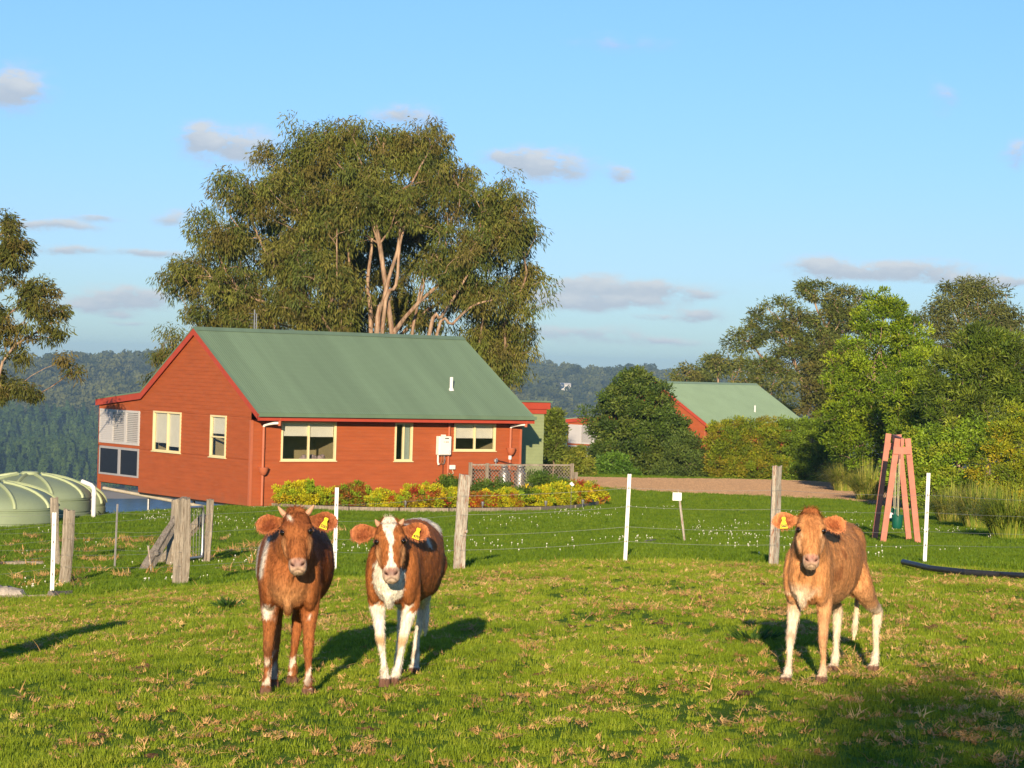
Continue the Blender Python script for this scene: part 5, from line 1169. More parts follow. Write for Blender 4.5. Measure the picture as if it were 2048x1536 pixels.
lying((432, 1139), (520, 1128), .022, 'fallen_stick', 'thin stick lying in the grass left of the brown calf', 'old_timber', 59)
p = ground_at(6, 1200); st = MB()
q = np.random.default_rng(3); V = []; n_ = 12
for j, (rr, z) in enumerate(((.22, -.05), (.24, .04), (.19, .13), (.08, .18))):
    for i in range(n_): an = 2 * math.pi * i / n_; s_ = rr * (1 + q.normal(0, .12)); V.append((s_ * 1.3 * math.cos(an), s_ * .8 * math.sin(an), z + q.normal(0, .012)))
F = [(j * n_ + i, j * n_ + (i + 1) % n_, j * n_ + n_ + (i + 1) % n_, j * n_ + n_ + i) for j in range(3) for i in range(n_)] + [tuple(range(3 * n_, 4 * n_))]
M['rock'] = principled('lichen_rock', (.42, .37, .30), .9, var=.3, scale=8, bump=.8, bscale=30)
tag(st.add(V, F).build('rock', M['rock'], None, smooth=True, loc=p), 'pale rock at the left edge behind the old sleeper', 'rock')
# ---- black poly pipe
a = ground_at(1807, 1140); pts = []
for (x, y, l) in ((1806, 1139, .09), (1860, 1146, .055), (1930, 1153, .05), (2000, 1158, .05), (2060, 1161, .05), (2140, 1163, .05)):
    q = ground_at(x, y); q[2] += l; pts.append(q - a)
M['poly'] = principled('black_poly', (.025, .026, .03), .38, var=.2, scale=10)
e = empty('poly_pipe', a, 0, 'black plastic pipe lying on the ground at the right edge', 'pipe')
MB().tube(pts, .034, 14, caps=False).build('pipe_wall', M['poly'], e, smooth=True); rim = MB().lathe([(.0345, -.010), (.037, -.007), (.037, .007), (.0345, .010)], 14).build('end_rim', M['poly'], e, smooth=True, loc=tuple(pts[0])); rim.rotation_euler = (0, math.pi / 2, 0)
# ---- swing
gs = ground_at(1803, 1087); e = empty('swing_set', gs, 0, 'salmon painted timber swing frame with green bucket seats', 'swing')
M['swing_paint'] = principled('salmon_paint', (.47, .165, .105), .6, var=.16, scale=4, bump=.15, bscale=30)
M['seat_green'] = principled('green_plastic', (.008, .10, .065), .4, var=.1); M['rope'] = principled('pale_rope', (.50, .46, .30), .9, var=.15, scale=30)
Yn = gs[1]; Yf = Yn + 2.6
def sw(px, py, Y): return at(px, py, Y) - gs
def leg(top, bot, Y):
    b = sw(*bot, Y); b[2] = gz(b[0] + gs[0], Y) - gs[2] - .05; t = sw(*top, Y); MB().beam(b, t, .125, .07, up=(0, 1, 0)).build('leg', M['swing_paint'], e)
leg((1795, 877), (1765, 1087), Yn); leg((1815, 877), (1836, 1089), Yn)
leg((1777, 867), (1748, 1086), Yf); leg((1797, 869), (1818, 1088), Yf)
tn, tf = sw(1805, 884, Yn - .15), sw(1787, 876, Yf + .15)
MB().beam(tn, tf, .07, .16).build('top_beam', M['swing_paint'], e)
for (x, y, Y) in ((1804, 899, Yn - .06), (1786, 891, Yf + .06)):
    c = sw(x, y, Y); MB().box((c[0] - .19, c[1] - .025, c[2] - .10), (c[0] + .19, c[1] + .025, c[2] + .06)).build('bracket', M['swing_paint'], e)
def on_beam(f_): return Vector(tn + (tf - tn) * f_) - Vector((0, 0, .08))
for (f_, zz, nm, mt_, rp) in ((.28, .28, 'seat', 'seat_green', .22), (.66, .36, 'seat', 'seat_green', .2)):
    a, b = on_beam(f_ - .06), on_beam(f_ + .09); z0 = zz
    for q_ in (a, b): MB().tube([q_, (q_.x, q_.y, z0 + .29)], .009, 6).build('rope', M['rope'], e)
    m_ = (a + b) / 2
    ring = [(.09, z0), (.11, z0 + .04), (.12, z0 + .20), (.13, z0 + .30), (.115, z0 + .30), (.10, z0 + .20), (.09, z0 + .07), (.02, z0 + .05)]
    MB().lathe(ring, 18, (m_.x, m_.y, 0)).build('seat', M[mt_], e, smooth=True)
mt_ = on_beam(.5); MB().lathe([(.02, .48), (.07, .46), (.09, .52), (.06, .58), (.02, .60)], 14, (mt_.x - .12, mt_.y, 0)).build('seat_pad', M['stake_white'], e, smooth=True)
MB().tube([mt_, (mt_.x - .12, mt_.y, .59)], .007, 6).build('rope', M['rope'], e)
# ---- lattice screen
A = at(940, 960, 76.9); B = at(1143, 962, 78.9); zt = at(940, 928, 76.9)[2]; zb = min(gz(A[0], A[1]), gz(B[0], B[1]))
A[2] = B[2] = gz(A[0], A[1]) - .1; Lw = math.hypot(B[0] - A[0], B[1] - A[1]); Hh = zt - A[2]
lt = empty('lattice_screen', A, math.atan2(B[1] - A[1], B[0] - A[0]), 'weathered timber lattice screen hiding the gas bottles', 'screen')
M['lattice'] = principled('lattice_timber', (.30, .25, .19), .85, var=.3, scale=6, bump=.3, bscale=40)
for s_, yo in ((1, 0.0), (-1, .012)):
    for k in range(-12, int(Lw / .12) + 14):
        x0 = k * .12; lo_, hi_ = max(0, x0 if s_ > 0 else x0 - Hh), min(Lw, x0 + Hh if s_ > 0 else x0)
        if hi_ - lo_ < .05: continue
        za = (lo_ - x0) * s_; zb_ = (hi_ - x0) * s_; MB().beam((lo_, yo, za), (hi_, yo, zb_), .010, .036, up=(0, -s_ * .7, .7)).build('slat', M['lattice'], lt)
for x in (0, .62, Lw): MB().box((x - .045, -.05, -.2), (x + .045, .04, Hh + (.03 if x else .05))).build('post', M['old_timber'], lt)
MB().box((.05, -.02, Hh - .045), (Lw - .05, .03, Hh)).build('rail', M['lattice'], lt)
MB().box((Lw + .10, -.03, -.2), (Lw + .22, .03, Hh - .25)).build('end_board', M['old_timber'], lt)
# ---- little garden lights along the bed
for (x, y, lb_) in ((557, 1008, 'garden light at the left end of the bed by the house corner'), (614, 1011, 'garden light in front of the leftmost yellow shrub'), (811, 1020, 'garden light in front of the wide red and gold shrub'), (965, 1022, 'garden light just right of the leaning post'), (1091, 1020, 'garden light before the bright yellow shrub'), (1165, 1017, 'garden light before the yellow shrub with red heart'), (1185, 1012, 'second garden light from the right end of the bed'), (1204, 1007, 'garden light at the right end of the bed')):
    p = ground_at(x, y, lo=50); p[1] -= .12; p[2] = gz(p[0], p[1]); e = empty('garden_light', p, 0, lb_, 'garden light', 'garden lights along the bed')
    MB().tube([(0, 0, -.05), (0, 0, .14)], .009, 6).build('spike', M['galv'], e); MB().lathe([(.012, .12), (.035, .17), (.05, .26), (.052, .28), (.01, .285)], 12).build('lamp_head', M['galv'], e, smooth=True)
# white rag by the lattice end
p = at(1143, 968, 73.5); tg = MB().prism([(-.06, 0, 0), (.03, 0, -.07), (.09, 0, -.02), (.0, 0, .07)], (0, .02, 0))
e = empty('plant_marker', (p[0], p[1], gz(p[0], p[1])), 0, 'small tilted white tag on a stick beside the lattice', 'marker'); zz = p[2] - e.location[2]
tg.build('tag', M['stake_white'], e, loc=(0, 0, zz)); MB().tube([(0, .03, 0), (0, .03, zz)], .006, 5).build('stick', M['galv'], e)
# ---- water tanks
M['tank'] = principled('pale_green_poly', (.25, .31, .19), .45, var=.08, scale=1.2, spec=.45); M['tank_rib'] = principled('light_green_poly', (.36, .42, .23), .5, var=.05)
def tank(px, Y, rpx, apex_y, label):
    k = ppm(Y); R_ = rpx / k; ap = at(px, apex_y, Y); base_z = ap[2] - 2.75; e = empty('water_tank', (ap[0], Y, base_z), .25, label, 'water tank', 'round rainwater tanks')
    prof = [(R_ * .99, 0)]
    for j in range(6): z = .02 + j * .33; prof += [(R_, z), (R_, z + .27), (R_ * .985, z + .285), (R_ * .985, z + .315)]
    MB().lathe(prof + [(R_, 2.0), (R_ * 1.0, 2.06)], 48).build('wall', M['tank'], e, smooth=True)
    roof = [(R_ * 1.005 * math.cos(t), 2.05 + .62 * math.sin(t) ** 1.1) for t in np.linspace(0.0, 1.5, 10)]
    MB().lathe(roof, 48).build('roof', M['tank'], e, smooth=True)
    for j in range(10):
        a = 2 * math.pi * j / 10; pts = [(r * math.cos(a), r * math.sin(a), z + .012) for r, z in roof[0:9]]
        MB().tube(pts, [.05] * 9, 6).build('roof_rib', M['tank_rib'], e, smooth=True)
    MB().lathe([(.25, 2.62), (.26, 2.70), (.22, 2.74), (.02, 2.75)], 20).build('lid', M['tank_rib'], e, smooth=True)
    return e
tank(60, 69.5, 123, 942, 'pale green tank nearer the house with its ribbed roof in full view')
tank(-18, 63.5, 135, 957, 'pale green tank cut off by the left edge of the picture')
tank(150, 79, 62, 962, 'small green tank half hidden behind the others')
# overflow pipe beside the tanks
Yp = 66.5; b = at(186, 1056, Yp); b[2] = gz(b[0], Yp); e = empty('overflow_pipe', b, 0, 'white plastic pipe with a bent top beside the tanks', 'pipe')
t = at(186, 973, Yp) - b; MB().tube([(0, 0, -.3), (0, 0, t[2] - .12), (-.02, 0, t[2] - .03), (-.08, .02, t[2] + .03), (-.36, .08, t[2] + .13)], .062, 12).build('pipe', M['pvc'], e, smooth=True)
MB().lathe([(.066, -.05), (.07, -.04), (.07, .04), (.066, .05)], 12, (0, 0, t[2] - .22)).build('coupling', M['pvc'], e, smooth=True)
# ---- far white house on the hill across the lake
Yh = Y_FAR; q = at(1131, 767, Yh); q[2] = float(hill_z(q[0], Yh))
e = empty('distant_house', (q[0], Yh, q[2]), .2, 'tiny white house among trees on the far hill', 'house'); M['far_white'] = principled('far_white_wall', (.55, .54, .52), .7, var=.03)
MB().box((-5, -3, -1), (5, 3, 6.2)).build('wall', M['far_white'], e); MB().prism([(-5.4, -3.6, 6.2), (-5.4, 3.6, 6.2), (-5.4, 0, 7.6)], (10.8, 0, 0)).build('roof', M['far_white'], e)
# ================================================================== calves
def loft(sections, n=20):
    """closed tube through sections (centre, x-axis vec, y-axis vec, power)"""
    V = []; F = []
    for (c, ax, ay, pw) in sections:
        for k in range(n):
            t = 2 * math.pi * k / n; cs, sn = math.cos(t), math.sin(t)
            V.append(np.array(c) + np.array(ax) * math.copysign(abs(cs) ** pw, cs) + np.array(ay) * math.copysign(abs(sn) ** pw, sn))
    m_ = len(sections)
    for i in range(m_ - 1):
        for k in range(n): F.append((i * n + k, i * n + (k + 1) % n, i * n + n + (k + 1) % n, i * n + n + k))
    V.append(np.array(sections[0][0])); V.append(np.array(sections[-1][0]))
    F += [(m_ * n, (k + 1) % n, k) for k in range(n)] + [(m_ * n + 1, (m_ - 1) * n + k, (m_ - 1) * n + (k + 1) % n) for k in range(n)]
    return V, F
def ball(c, r, n=14, k=9):
    c = np.array(c); S = []
    for j in range(k):
        ph = -math.pi / 2 + math.pi * (j + .5) / k; S.append((c + np.array([0, 0, r[2] * math.sin(ph)]), np.array([r[0] * math.cos(ph), 0, 0]), np.array([0, r[1] * math.cos(ph), 0]), 1.0))
    return loft(S, n)
def smooth_path(pts, rad, k=4):
    """Catmull-Rom resample of a limb"""
    P = np.array(pts, float); R_ = np.array(rad, float); n = len(P); Q = []; q = []
    for i in range(n - 1):
        p0, p1, p2, p3 = P[max(i - 1, 0)], P[i], P[i + 1], P[min(i + 2, n - 1)]; r0, r1, r2, r3 = R_[max(i - 1, 0)], R_[i], R_[i + 1], R_[min(i + 2, n - 1)]
        for j in range(k):
            t = j / k; f = lambda a, b, c, d: .5 * (2 * b + (c - a) * t + (2 * a - 5 * b + 4 * c - d) * t * t + (3 * b - a - 3 * c + d) * t ** 3)
            Q.append(f(p0, p1, p2, p3)); q.append(f(r0, r1, r2, r3))
    Q.append(P[-1]); q.append(R_[-1]); return Q, q
def limb(pts, rad, n=14, asp=None):
    Q, q = smooth_path(pts, rad); b = MB(); b.tube(Q, q, n); return b.v, b.f
def make_calf(name, label, feet_px, yaw, poll_px, muz_px, s, girth, coat, tag_side, number, horn, tail, drop=0., hairs=52000, slim=1.0):
    """feet_px: image-left front, image-right front, image-left hind, image-right hind"""
    G = [ground_at(*q) for q in feet_px]
    org = (G[0] + G[1]) / 2; org[2] = gz(org[0], org[1]); th = math.radians(-90 - yaw); c_, s_ = math.cos(th), math.sin(th)
    def loc(p): d = np.array(p) - org; return np.array([c_ * d[0] + s_ * d[1], -s_ * d[0] + c_ * d[1], d[2]])
    ft = [loc(g) for g in G]                      # image left = calf's right (y < 0)
    # ---- head frame from the sight lines to poll and muzzle
    Yh = org[1] - .26 * s
    P0 = loc(at(poll_px[0], poll_px[1], Yh)); Mz = loc(at(muz_px[0], muz_px[1], Yh - .19 * s)); a = Mz - P0; hl = np.linalg.norm(a); a /= hl; HS = hl / .40
    hy = math.atan2(-c_, -s_ * 1.0) if False else math.radians(yaw)
    h = np.array([math.cos(hy), math.sin(hy), 0]); l = np.cross([0, 0, 1.], h); l -= a * (l @ a); l /= np.linalg.norm(l); n = np.cross(l, a); n = n if n @ h > 0 else -n
    def hp(t, lat, fn): return P0 + (a * t + l * lat + n * fn) * HS
    parts = []
    # ---- trunk
    St = [(.190, .655, .05, .045), (.155, .66, .115, .090), (.09, .675, .175, .132), (.0, .695, .215, .158), (-.12, .70, .228, .178), (-.26, .695, .238, .205), (-.42, .69, .244, .224), (-.56, .705, .230, .214), (-.68, .73, .210, .190), (-.79, .757, .182, .160), (-.87, .785, .135, .118), (-.915, .805, .06, .055)]
    S = []
    for (x, zc, hh, hw) in St:
        zc = zc - drop * (.2 if -.6 < x < 0 else 0); S.append((np.array([x, 0, zc]) * s, np.array([0, hw * girth, 0]) * s, np.array([0, 0, hh]) * s, .92))
    parts.append(loft(S, 28))
    parts.append(ball(np.array([-.04, 0, .895]) * s, np.array([.16, .06, .055]) * s))              # withers
    for sy in (-1, 1):
        parts.append(ball(np.array([.0, sy * .112 * girth, .655]) * s, np.array([.12, .058, .18]) * s))   # shoulder
        parts.append(ball(np.array([-.70, sy * .100 * girth, .80]) * s, np.array([.13, .068, .12]) * s))            # hip
        parts.append(ball(np.array([-.73, sy * .100 * girth, .67]) * s, np.array([.13, .072, .20]) * s))           # thigh
    # ---- neck and brisket
    nb = hp(.06, 0, -.075); n0 = np.array([-.03, 0, .755]) * s; mid = (n0 + nb) / 2 + np.array([.02, 0, .01])
    S = []
    for t, (hh, hw) in zip(np.linspace(0, 1, 6), ((.19, .135), (.165, .118), (.142, .102), (.122, .090), (.108, .082), (.09, .07))):
        c = (1 - t) ** 2 * n0 + 2 * t * (1 - t) * mid + t * t * nb; d = 2 * (1 - t) * (mid - n0) + 2 * t * (nb - mid); d /= np.linalg.norm(d)
        side = np.cross([0, 0, 1.], d); side /= np.linalg.norm(side); upn = np.cross(d, side); S.append((c, side * hw * s, upn * hh * s, 1.0))
    parts.append(loft(S, 22))
    thr = hp(.20, 0, -.10)
    parts.append(limb([thr, (thr + np.array([.17, 0, .62]) * s) / 2 + np.array([.01, 0, -.01]), np.array([.160, 0, .60]) * s, np.array([.135, 0, .525]) * s, np.array([.07, 0, .475]) * s], [.013, .013, .017, .024, .026], 10))   # dewlap
    # ---- head
    HD = [(-.040, .030, .005, -.030), (-.015, .058, .030, -.055), (.02, .078, .050, -.075), (.06, .088, .060, -.092), (.10, .093, .064, -.105), (.14, .092, .064, -.115), (.18, .082, .060, -.116), (.22, .070, .056, -.102), (.26, .0605, .052, -.084), (.30, .055, .050, -.068), (.335, .0555, .051, -.056), (.365, .0555, .047, -.048), (.388, .046, .036, -.042), (.402, .026, .018, -.030)]
    S = []
    for (t, w, f, b) in HD: S.append((hp(t, 0, (f + b) / 2), l * w * HS, n * (f - b) / 2 * HS, .86))
    parts.append(loft(S, 24))
    for sy in (-1, 1):
        parts.append(ball(hp(.105, sy * .070, .030), np.array([.030, .030, .026]) * HS))               # brow
        parts.append(limb([hp(.16, sy * .066, -.02), hp(.22, sy * .060, -.025), hp(.28, sy * .048, -.02)], [.030, .026, .02], 10))   # cheek
        # ear: shallow cup, facing forward
        e0 = hp(.030, sy * .070, -.020); od = l * sy * .985 - n * .17 + np.array([0, 0, -.06 if sy > 0 else -.02]); od /= np.linalg.norm(od)
        fn_ = n * .80 + np.array([0, 0, .0]) + h * .55; fn_ -= od * (fn_ @ od); fn_ /= np.linalg.norm(fn_); up_ = np.cross(od, fn_); up_ = up_ if up_[2] > 0 else -up_
        prof = [(0, .022, .016), (.03, .028, .014), (.06, .046, .011), (.09, .060, .010), (.12, .062, .0095), (.15, .052, .009), (.172, .034, .0085), (.186, .012, .008)]
        V = []; F = []; kk = 12
        for (d, w, tk) in prof:
            ring = []
            for j in range(kk + 1): u_ = -1 + 2 * j / kk; ring.append((u_, 1))
            for j in range(kk, -1, -1): u_ = -1 + 2 * j / kk; ring.append((u_, -1))
            for (u_, sd) in ring:
                cup = -.034 * (1 - u_ * u_) * min(1, d / .06) ; V.append(e0 + (od * d + up_ * w * u_ + fn_ * (cup + sd * tk * (1 - .35 * u_ * u_))) * HS)
        m_ = 2 * (kk + 1)
        for i in range(len(prof) - 1):
            for k in range(m_): F.append((i * m_ + k, i * m_ + (k + 1) % m_, i * m_ + m_ + (k + 1) % m_, i * m_ + m_ + k))
        F += [tuple(range(m_ - 1, -1, -1)), tuple(range((len(prof) - 1) * m_, len(prof) * m_))]
        parts.append((V, F))
        if sy == tag_side: ear_at = (e0 + od * .105 * HS + fn_ * .002, od, up_, fn_)
    # poll tuft
    parts.append(ball(hp(-.022, 0, .012), np.array([.030, .058, .026]) * HS))
    # ---- legs
    legs = []
    for i in (0, 1):
        sy = -1 if i == 0 else 1; f = ft[i].copy(); zf = f[2]; E_ = np.array([-.045, sy * .108 * girth ** .7, .49]) * s
        def on(z, dx=0., dy=0.): t = (.49 - z) / .49; q = E_ * (1 - t) + np.array([f[0], f[1], 0]) * t; return np.array([q[0] + dx, q[1] + dy, z * s + zf * t])
        pts = [np.array([-.01, sy * .100 * girth, .62]) * s, E_, on(.41, .004), on(.33, .010), on(.275, .018), on(.225, .012), on(.16), on(.11), on(.078, .008), on(.05, .016), on(.026, .022)]
        legs.append(limb(pts, np.array([.078 * girth, .061 * girth ** .5, .049, .0365, .0355, .0275, .0215, .0235, .0290, .0255, .029]) * s ** .5 * np.array([1, (1 + slim) / 2] + [slim] * 6 + [(1 + slim) / 2] * 3), 14)); legs.append(('hoof', on(.0, .03), h))
    for i in (2, 3):
        sy = -1 if i == 2 else 1; f = ft[i].copy(); zf = f[2]; hx = f[0]; hock = np.array([hx - .075, f[1] * .85 + sy * .016, .325 * s])
        st_ = np.array([max(hx + .10, -.66 * s), (sy * .115 * s) * .6 + f[1] * .4, .56 * s])
        pts = [np.array([-.70, sy * .065 * girth, .74]) * s, np.array([-.70, sy * .095 * girth, .66]) * s, st_, (st_ + hock) / 2 + np.array([-.015, 0, .0]), hock + np.array([.005, 0, .05]), hock, np.array([hx - .05, f[1] * .9 + sy * .008, .24 * s]), np.array([hx - .03, f[1], .15 * s]), np.array([hx - .018, f[1], .09 * s + zf]), np.array([hx - .002, f[1], .052 * s + zf]), np.array([hx + .008, f[1], .026 * s + zf])]
        legs.append(limb(pts, np.array([.09 * girth, .115 * girth, .084 * girth ** .5, .056, .041, .038, .029, .0225, .029, .0255, .029]) * s ** .5 * np.array([1, 1, 1, (1 + slim) / 2, slim, slim, slim, slim] + [(1 + slim) / 2] * 3), 14)); legs.append(('hoof', np.array([hx + .018, f[1], zf]), h))
    hooves = []
    for q in legs:
        if q[0] == 'hoof':
            _, p, hd = q; hooves.append(p)
            for k in (-1, 1):
                b = MB(); prof = [(.0255, -.012), (.027, .0), (.0245, .028), (.019, .048), (.010, .055)]
                V, F = b.lathe(prof, 12).v, b.f; V = [np.array([v[0] * 1.35 + .006 * (0.05 - v[2]) / .05, v[1] * .72 + k * .0175, v[2]]) + p for v in V]; parts.append((V, F))
        else: parts.append(q)
    # ---- tail
    tl = np.array([-.90, 0, .83]) * s; tz = tail
    parts.append(limb([tl + np.array([.03, 0, 0]), tl + np.array([-.035, .0, -.03]), tl + np.array([-.055, .01, -.20]), tl + np.array([-.04, .01 + tz, -.40]), tl + np.array([-.03, .005 + tz, -.54]), tl + np.array([-.03, tz, -.62])], [.026, .022, .015, .012, .019, .006], 10))
    # ---- one skin over everything
    V = []; F = []
    for (v, f) in parts:
        o = len(V); V += [tuple(map(float, p)) for p in v]; F += [tuple(i + o for i in q) for q in f]
    me = bpy.data.meshes.new('body_parts'); me.from_pydata(V, [], F); me.validate()
    tmp = bpy.data.objects.new('body_parts', me); COL.objects.link(tmp)
    import bmesh as _bm
    bm_ = _bm.new(); bm_.from_mesh(me); _bm.ops.recalc_face_normals(bm_, faces=bm_.faces); bm_.to_mesh(me); bm_.free()
    md = tmp.modifiers.new('skin', 'REMESH'); md.mode = 'VOXEL'; md.voxel_size = .0058; md.use_smooth_shade = True
    sm = tmp.modifiers.new('soft', 'SMOOTH'); sm.factor = .5; sm.iterations = 8
    dg = bpy.context.evaluated_depsgraph_get(); ev = tmp.evaluated_get(dg); body = bpy.data.meshes.new_from_object(ev); body.name = 'body'
    bpy.data.objects.remove(tmp)
    nv = len(body.vertices); co = np.empty(nv * 3, np.float32); body.vertices.foreach_get('co', co); co = co.reshape(-1, 3).astype(float)
    nm = np.empty(nv * 3, np.float32); body.vertices.foreach_get('normal', nm); nm = nm.reshape(-1, 3).astype(float)
    # face details in head coordinates
    rel = (co - P0) / HS; t = rel @ a; lat = rel @ l; fn = rel @ n; nfn = nm @ n
    ishead = (t > -.06) & (t < .42) & (np.abs(lat) < .11) & (fn > -.13)
    front = ishead & (fn > -.01)
    for sy in (-1, 1):
        g = np.exp(-(((t - .355) / .014) ** 2 + ((lat - sy * (.034 + (t - .352) * -.75)) / .0095) ** 2)) * front; co -= n * (g * .018 * HS)[:, None]     # nostril
        g = np.exp(-(((t - .338) / .014) ** 2 + ((lat - sy * .038) / .012) ** 2)) * front; co += n * (g * .005 * HS)[:, None]
        g = np.exp(-(((t - .128) / .020) ** 2 + ((lat - sy * .086) / .018) ** 2 + ((fn - .028) / .03) ** 2)) * ishead; co -= (l * sy * .75 + n * .4) * (g * .010 * HS)[:, None]   # eye socket
        g = np.exp(-(((t - .19) / .05) ** 2 + ((lat - sy * .05) / .018) ** 2)) * front; co -= n * (g * .006 * HS)[:, None]
    g = np.exp(-(((t - .387 - np.abs(lat) * .25) / .005) ** 2)) * ishead * (np.abs(lat) < .045) * (fn > -.03); co -= (n * .6 + a * .0) * (g * .007 * HS)[:, None]     # mouth
    body.vertices.foreach_set('co', co.astype(np.float32).ravel()); body.update(); body.vertices.foreach_get('normal', (nmf := np.empty(nv * 3, np.float32))); nm = nmf.reshape(-1, 3).astype(float)
    col_, long_ = coat(co / s, t, lat, fn, nm, nm @ n, ishead, co)
    # hooves
    for p in hooves:
        w = np.clip((.050 - (co[:, 2] - p[2])) / .008, 0, 1) * (np.hypot(co[:, 0] - p[0], co[:, 1] - p[1]) < .09); col_ = col_ * (1 - w[:, None]) + np.array([.16, .085, .055]) * w[:, None]; long_ = long_ * (1 - w)
    # muzzle: pale ring, pink nose, dark nostrils and mouth line
    ring = np.clip((t - .315) / .018, 0, 1) * ishead; col_ = col_ * (1 - ring[:, None] * .85) + np.array([.52, .38, .26]) * ring[:, None] * .85
    nose = np.exp(-((np.abs(lat) / .047) ** 4 + ((t - .352) / .028) ** 4)) * front; col_ = col_ * (1 - nose[:, None]) + (np.array([.44, .205, .145]) if number == '560' else np.array([.34, .18, .135])) * nose[:, None]
    cen_ = np.exp(-((lat / .022) ** 2 + ((t - .362) / .016) ** 2)) * front; col_ = col_ * (1 - .55 * cen_[:, None]) + np.array([.26, .20, .17]) * .55 * cen_[:, None]
    for sy in (-1, 1):
        ns = np.exp(-(((t - .355) / .013) ** 2 + ((lat - sy * (.034 + (t - .352) * -.75)) / .0070) ** 2)) * front; ns = np.clip(ns * 1.5, 0, 1); col_ = col_ * (1 - ns[:, None]) + np.array([.03, .010, .008]) * ns[:, None]
        ey = np.exp(-(((t - .130) / .020) ** 2 + ((lat - sy * .088) / .020) ** 2) * 1.2) * ishead * (fn > -.03); col_ = col_ * (1 - .75 * ey[:, None]) + np.array([.09, .04, .02]) * .75 * ey[:, None]
    mo = np.exp(-(((t - .387 - np.abs(lat) * .25) / .004) ** 2)) * ishead * (np.abs(lat) < .045) * (fn > -.03); col_ = col_ * (1 - .7 * mo[:, None]) + np.array([.12, .06, .045]) * .7 * mo[:, None]
    long_ = long_ * (1 - np.clip((t - .30) / .03, 0, 1) * ishead)
    ca = body.color_attributes.new('col', 'FLOAT_COLOR', 'POINT'); cc = np.ones((nv, 4), np.float32); cc[:, :3] = np.clip(col_, 0, 1); ca.data.foreach_set('color', cc.ravel())
    body.materials.clear(); body.materials.append(M['hide']); body.polygons.foreach_set('use_smooth', np.ones(len(body.polygons), bool))
    root = empty(name, org, th, label, 'calf', 'calves in the paddock')
    bo = link('body', body, root)
    # ---- short coat
    tri = np.empty(len(body.polygons) * 4, np.int32)
    lv = np.empty(len(body.loops), np.int32); body.loops.foreach_get('vertex_index', lv); 
    idx = rng.integers(0, nv, hairs); keep = rng.random(hairs) < np.clip(long_[idx] + .1, 0, 1); idx = idx[keep]; k = len(idx)
    c = co[idx] + rng.normal(0, .003, (k, 3)); N_ = nm[idx]; c = c - N_ * .001
    flow = np.tile(np.array([-.35, 0, -.9]), (k, 1)); hd_ = ishead[idx]; flow[hd_] = a * .9; flow += rng.normal(0, .22, (k, 3)); flow -= N_ * np.sum(flow * N_, 1)[:, None]; flow /= np.linalg.norm(flow, axis=1, keepdims=True) + 1e-6
    D = flow + N_ * (.22 + .25 * (long_[idx] > 1.2))[:, None]; Lh = (.014 + .009 * rng.random(k)) * np.where(long_[idx] > 1.2, 1.7, 1); sd = np.cross(flow, N_); w_ = .0015
    Vh = np.stack([c - sd * w_, c + sd * w_, c + D * Lh[:, None]], 1).reshape(-1, 3)
    ch = np.repeat(np.clip(col_[idx] * rng.uniform(.66, 1.34, k)[:, None], 0, 1), 3, 0)
    link('coat', np_mesh('coat', Vh, np.arange(3 * k).reshape(k, 3), M['hide'], ch), root)
    # ---- eyes, horn buds, ear tag
    for sy in (-1, 1):
        p = hp(.130, sy * .0795, .022); R_ = .0205 * HS
        b = MB().lathe([(R_ * math.cos(q), R_ * math.sin(q)) for q in np.linspace(-1.5, 1.5, 12)], 20, tuple(p)); b.build('eye', M['eye'], root, smooth=True)
        ld = MB(); aa = a * .9 + l * sy * .1; o_ = l * sy * .80 + n * .60; o_ /= np.linalg.norm(o_); tg_ = np.cross(o_, a); tg_ /= np.linalg.norm(tg_); up_ = np.cross(tg_, o_)
        arc = [p + o_ * R_ * .55 + (tg_ * math.cos(q) * R_ * 1.12 + (up_ if up_[2] > 0 else -up_) * abs(math.sin(q)) * R_ * .72) for q in np.linspace(.1, 3.04, 9)]
        ld.tube(arc, .0058 * HS, 7); ld.build('eyelid', M['hide_dark'], root, smooth=True)
        if horn: 
            b0 = hp(.0, sy * .064, -.004); hd2 = l * sy * .75 + np.array([0, 0, .8]); hd2 /= np.linalg.norm(hd2)
            MB().tube([b0 - hd2 * .01, b0 + hd2 * horn * .4, b0 + hd2 * horn * .8 + np.array([0, 0, .004]), b0 + hd2 * horn + np.array([0, 0, .008])], [.019, .0155, .009, .003], 10).build('horn_bud', M['horn'], root, smooth=True)
    pe, od, up_, fe = ear_at
    tw = od * tag_side; w_ = np.array([0, 0, 1.]) * .96 + tw * .22; w_ -= fe * (w_ @ fe); w_ /= np.linalg.norm(w_); x_ = np.cross(w_, fe); x_ = -x_ if (x_ @ l) < 0 else x_     # image right
    ang = math.radians(18 if number == '560' else -6); x_, w_ = x_ * math.cos(ang) + w_ * math.sin(ang), w_ * math.cos(ang) - x_ * math.sin(ang)
    o0 = pe + fe * .026
    sh = [(-.009, .012), (-.012, .004), (-.009, -.006), (-.019, -.030), (-.022, -.050), (.022, -.050), (.019, -.030), (.009, -.006), (.012, .004), (.009, .012)]
    tg = MB().prism([o0 + x_ * u_ * 1.0 + w_ * v_ * 1.1 for (u_, v_) in sh], -fe * .003).build('ear_tag', M['tag_yellow'], root)
    MB().tube([o0 + w_ * .004 - fe * .03, o0 + w_ * .004 + fe * .004], .0045, 8).build('stud', M['tag_yellow'], tg)
    fc = bpy.data.curves.new('number', 'FONT'); fc.body = number; fc.size = .024; fc.align_x = 'CENTER'; fc.offset = .0007; fc.space_character = .95; fc.shear = .1 if number != '550' else 0
    fo = bpy.data.objects.new('number', fc); COL.objects.link(fo); dg = bpy.context.evaluated_depsgraph_get(); fm = bpy.data.meshes.new_from_object(fo.evaluated_get(dg)); bpy.data.objects.remove(fo)
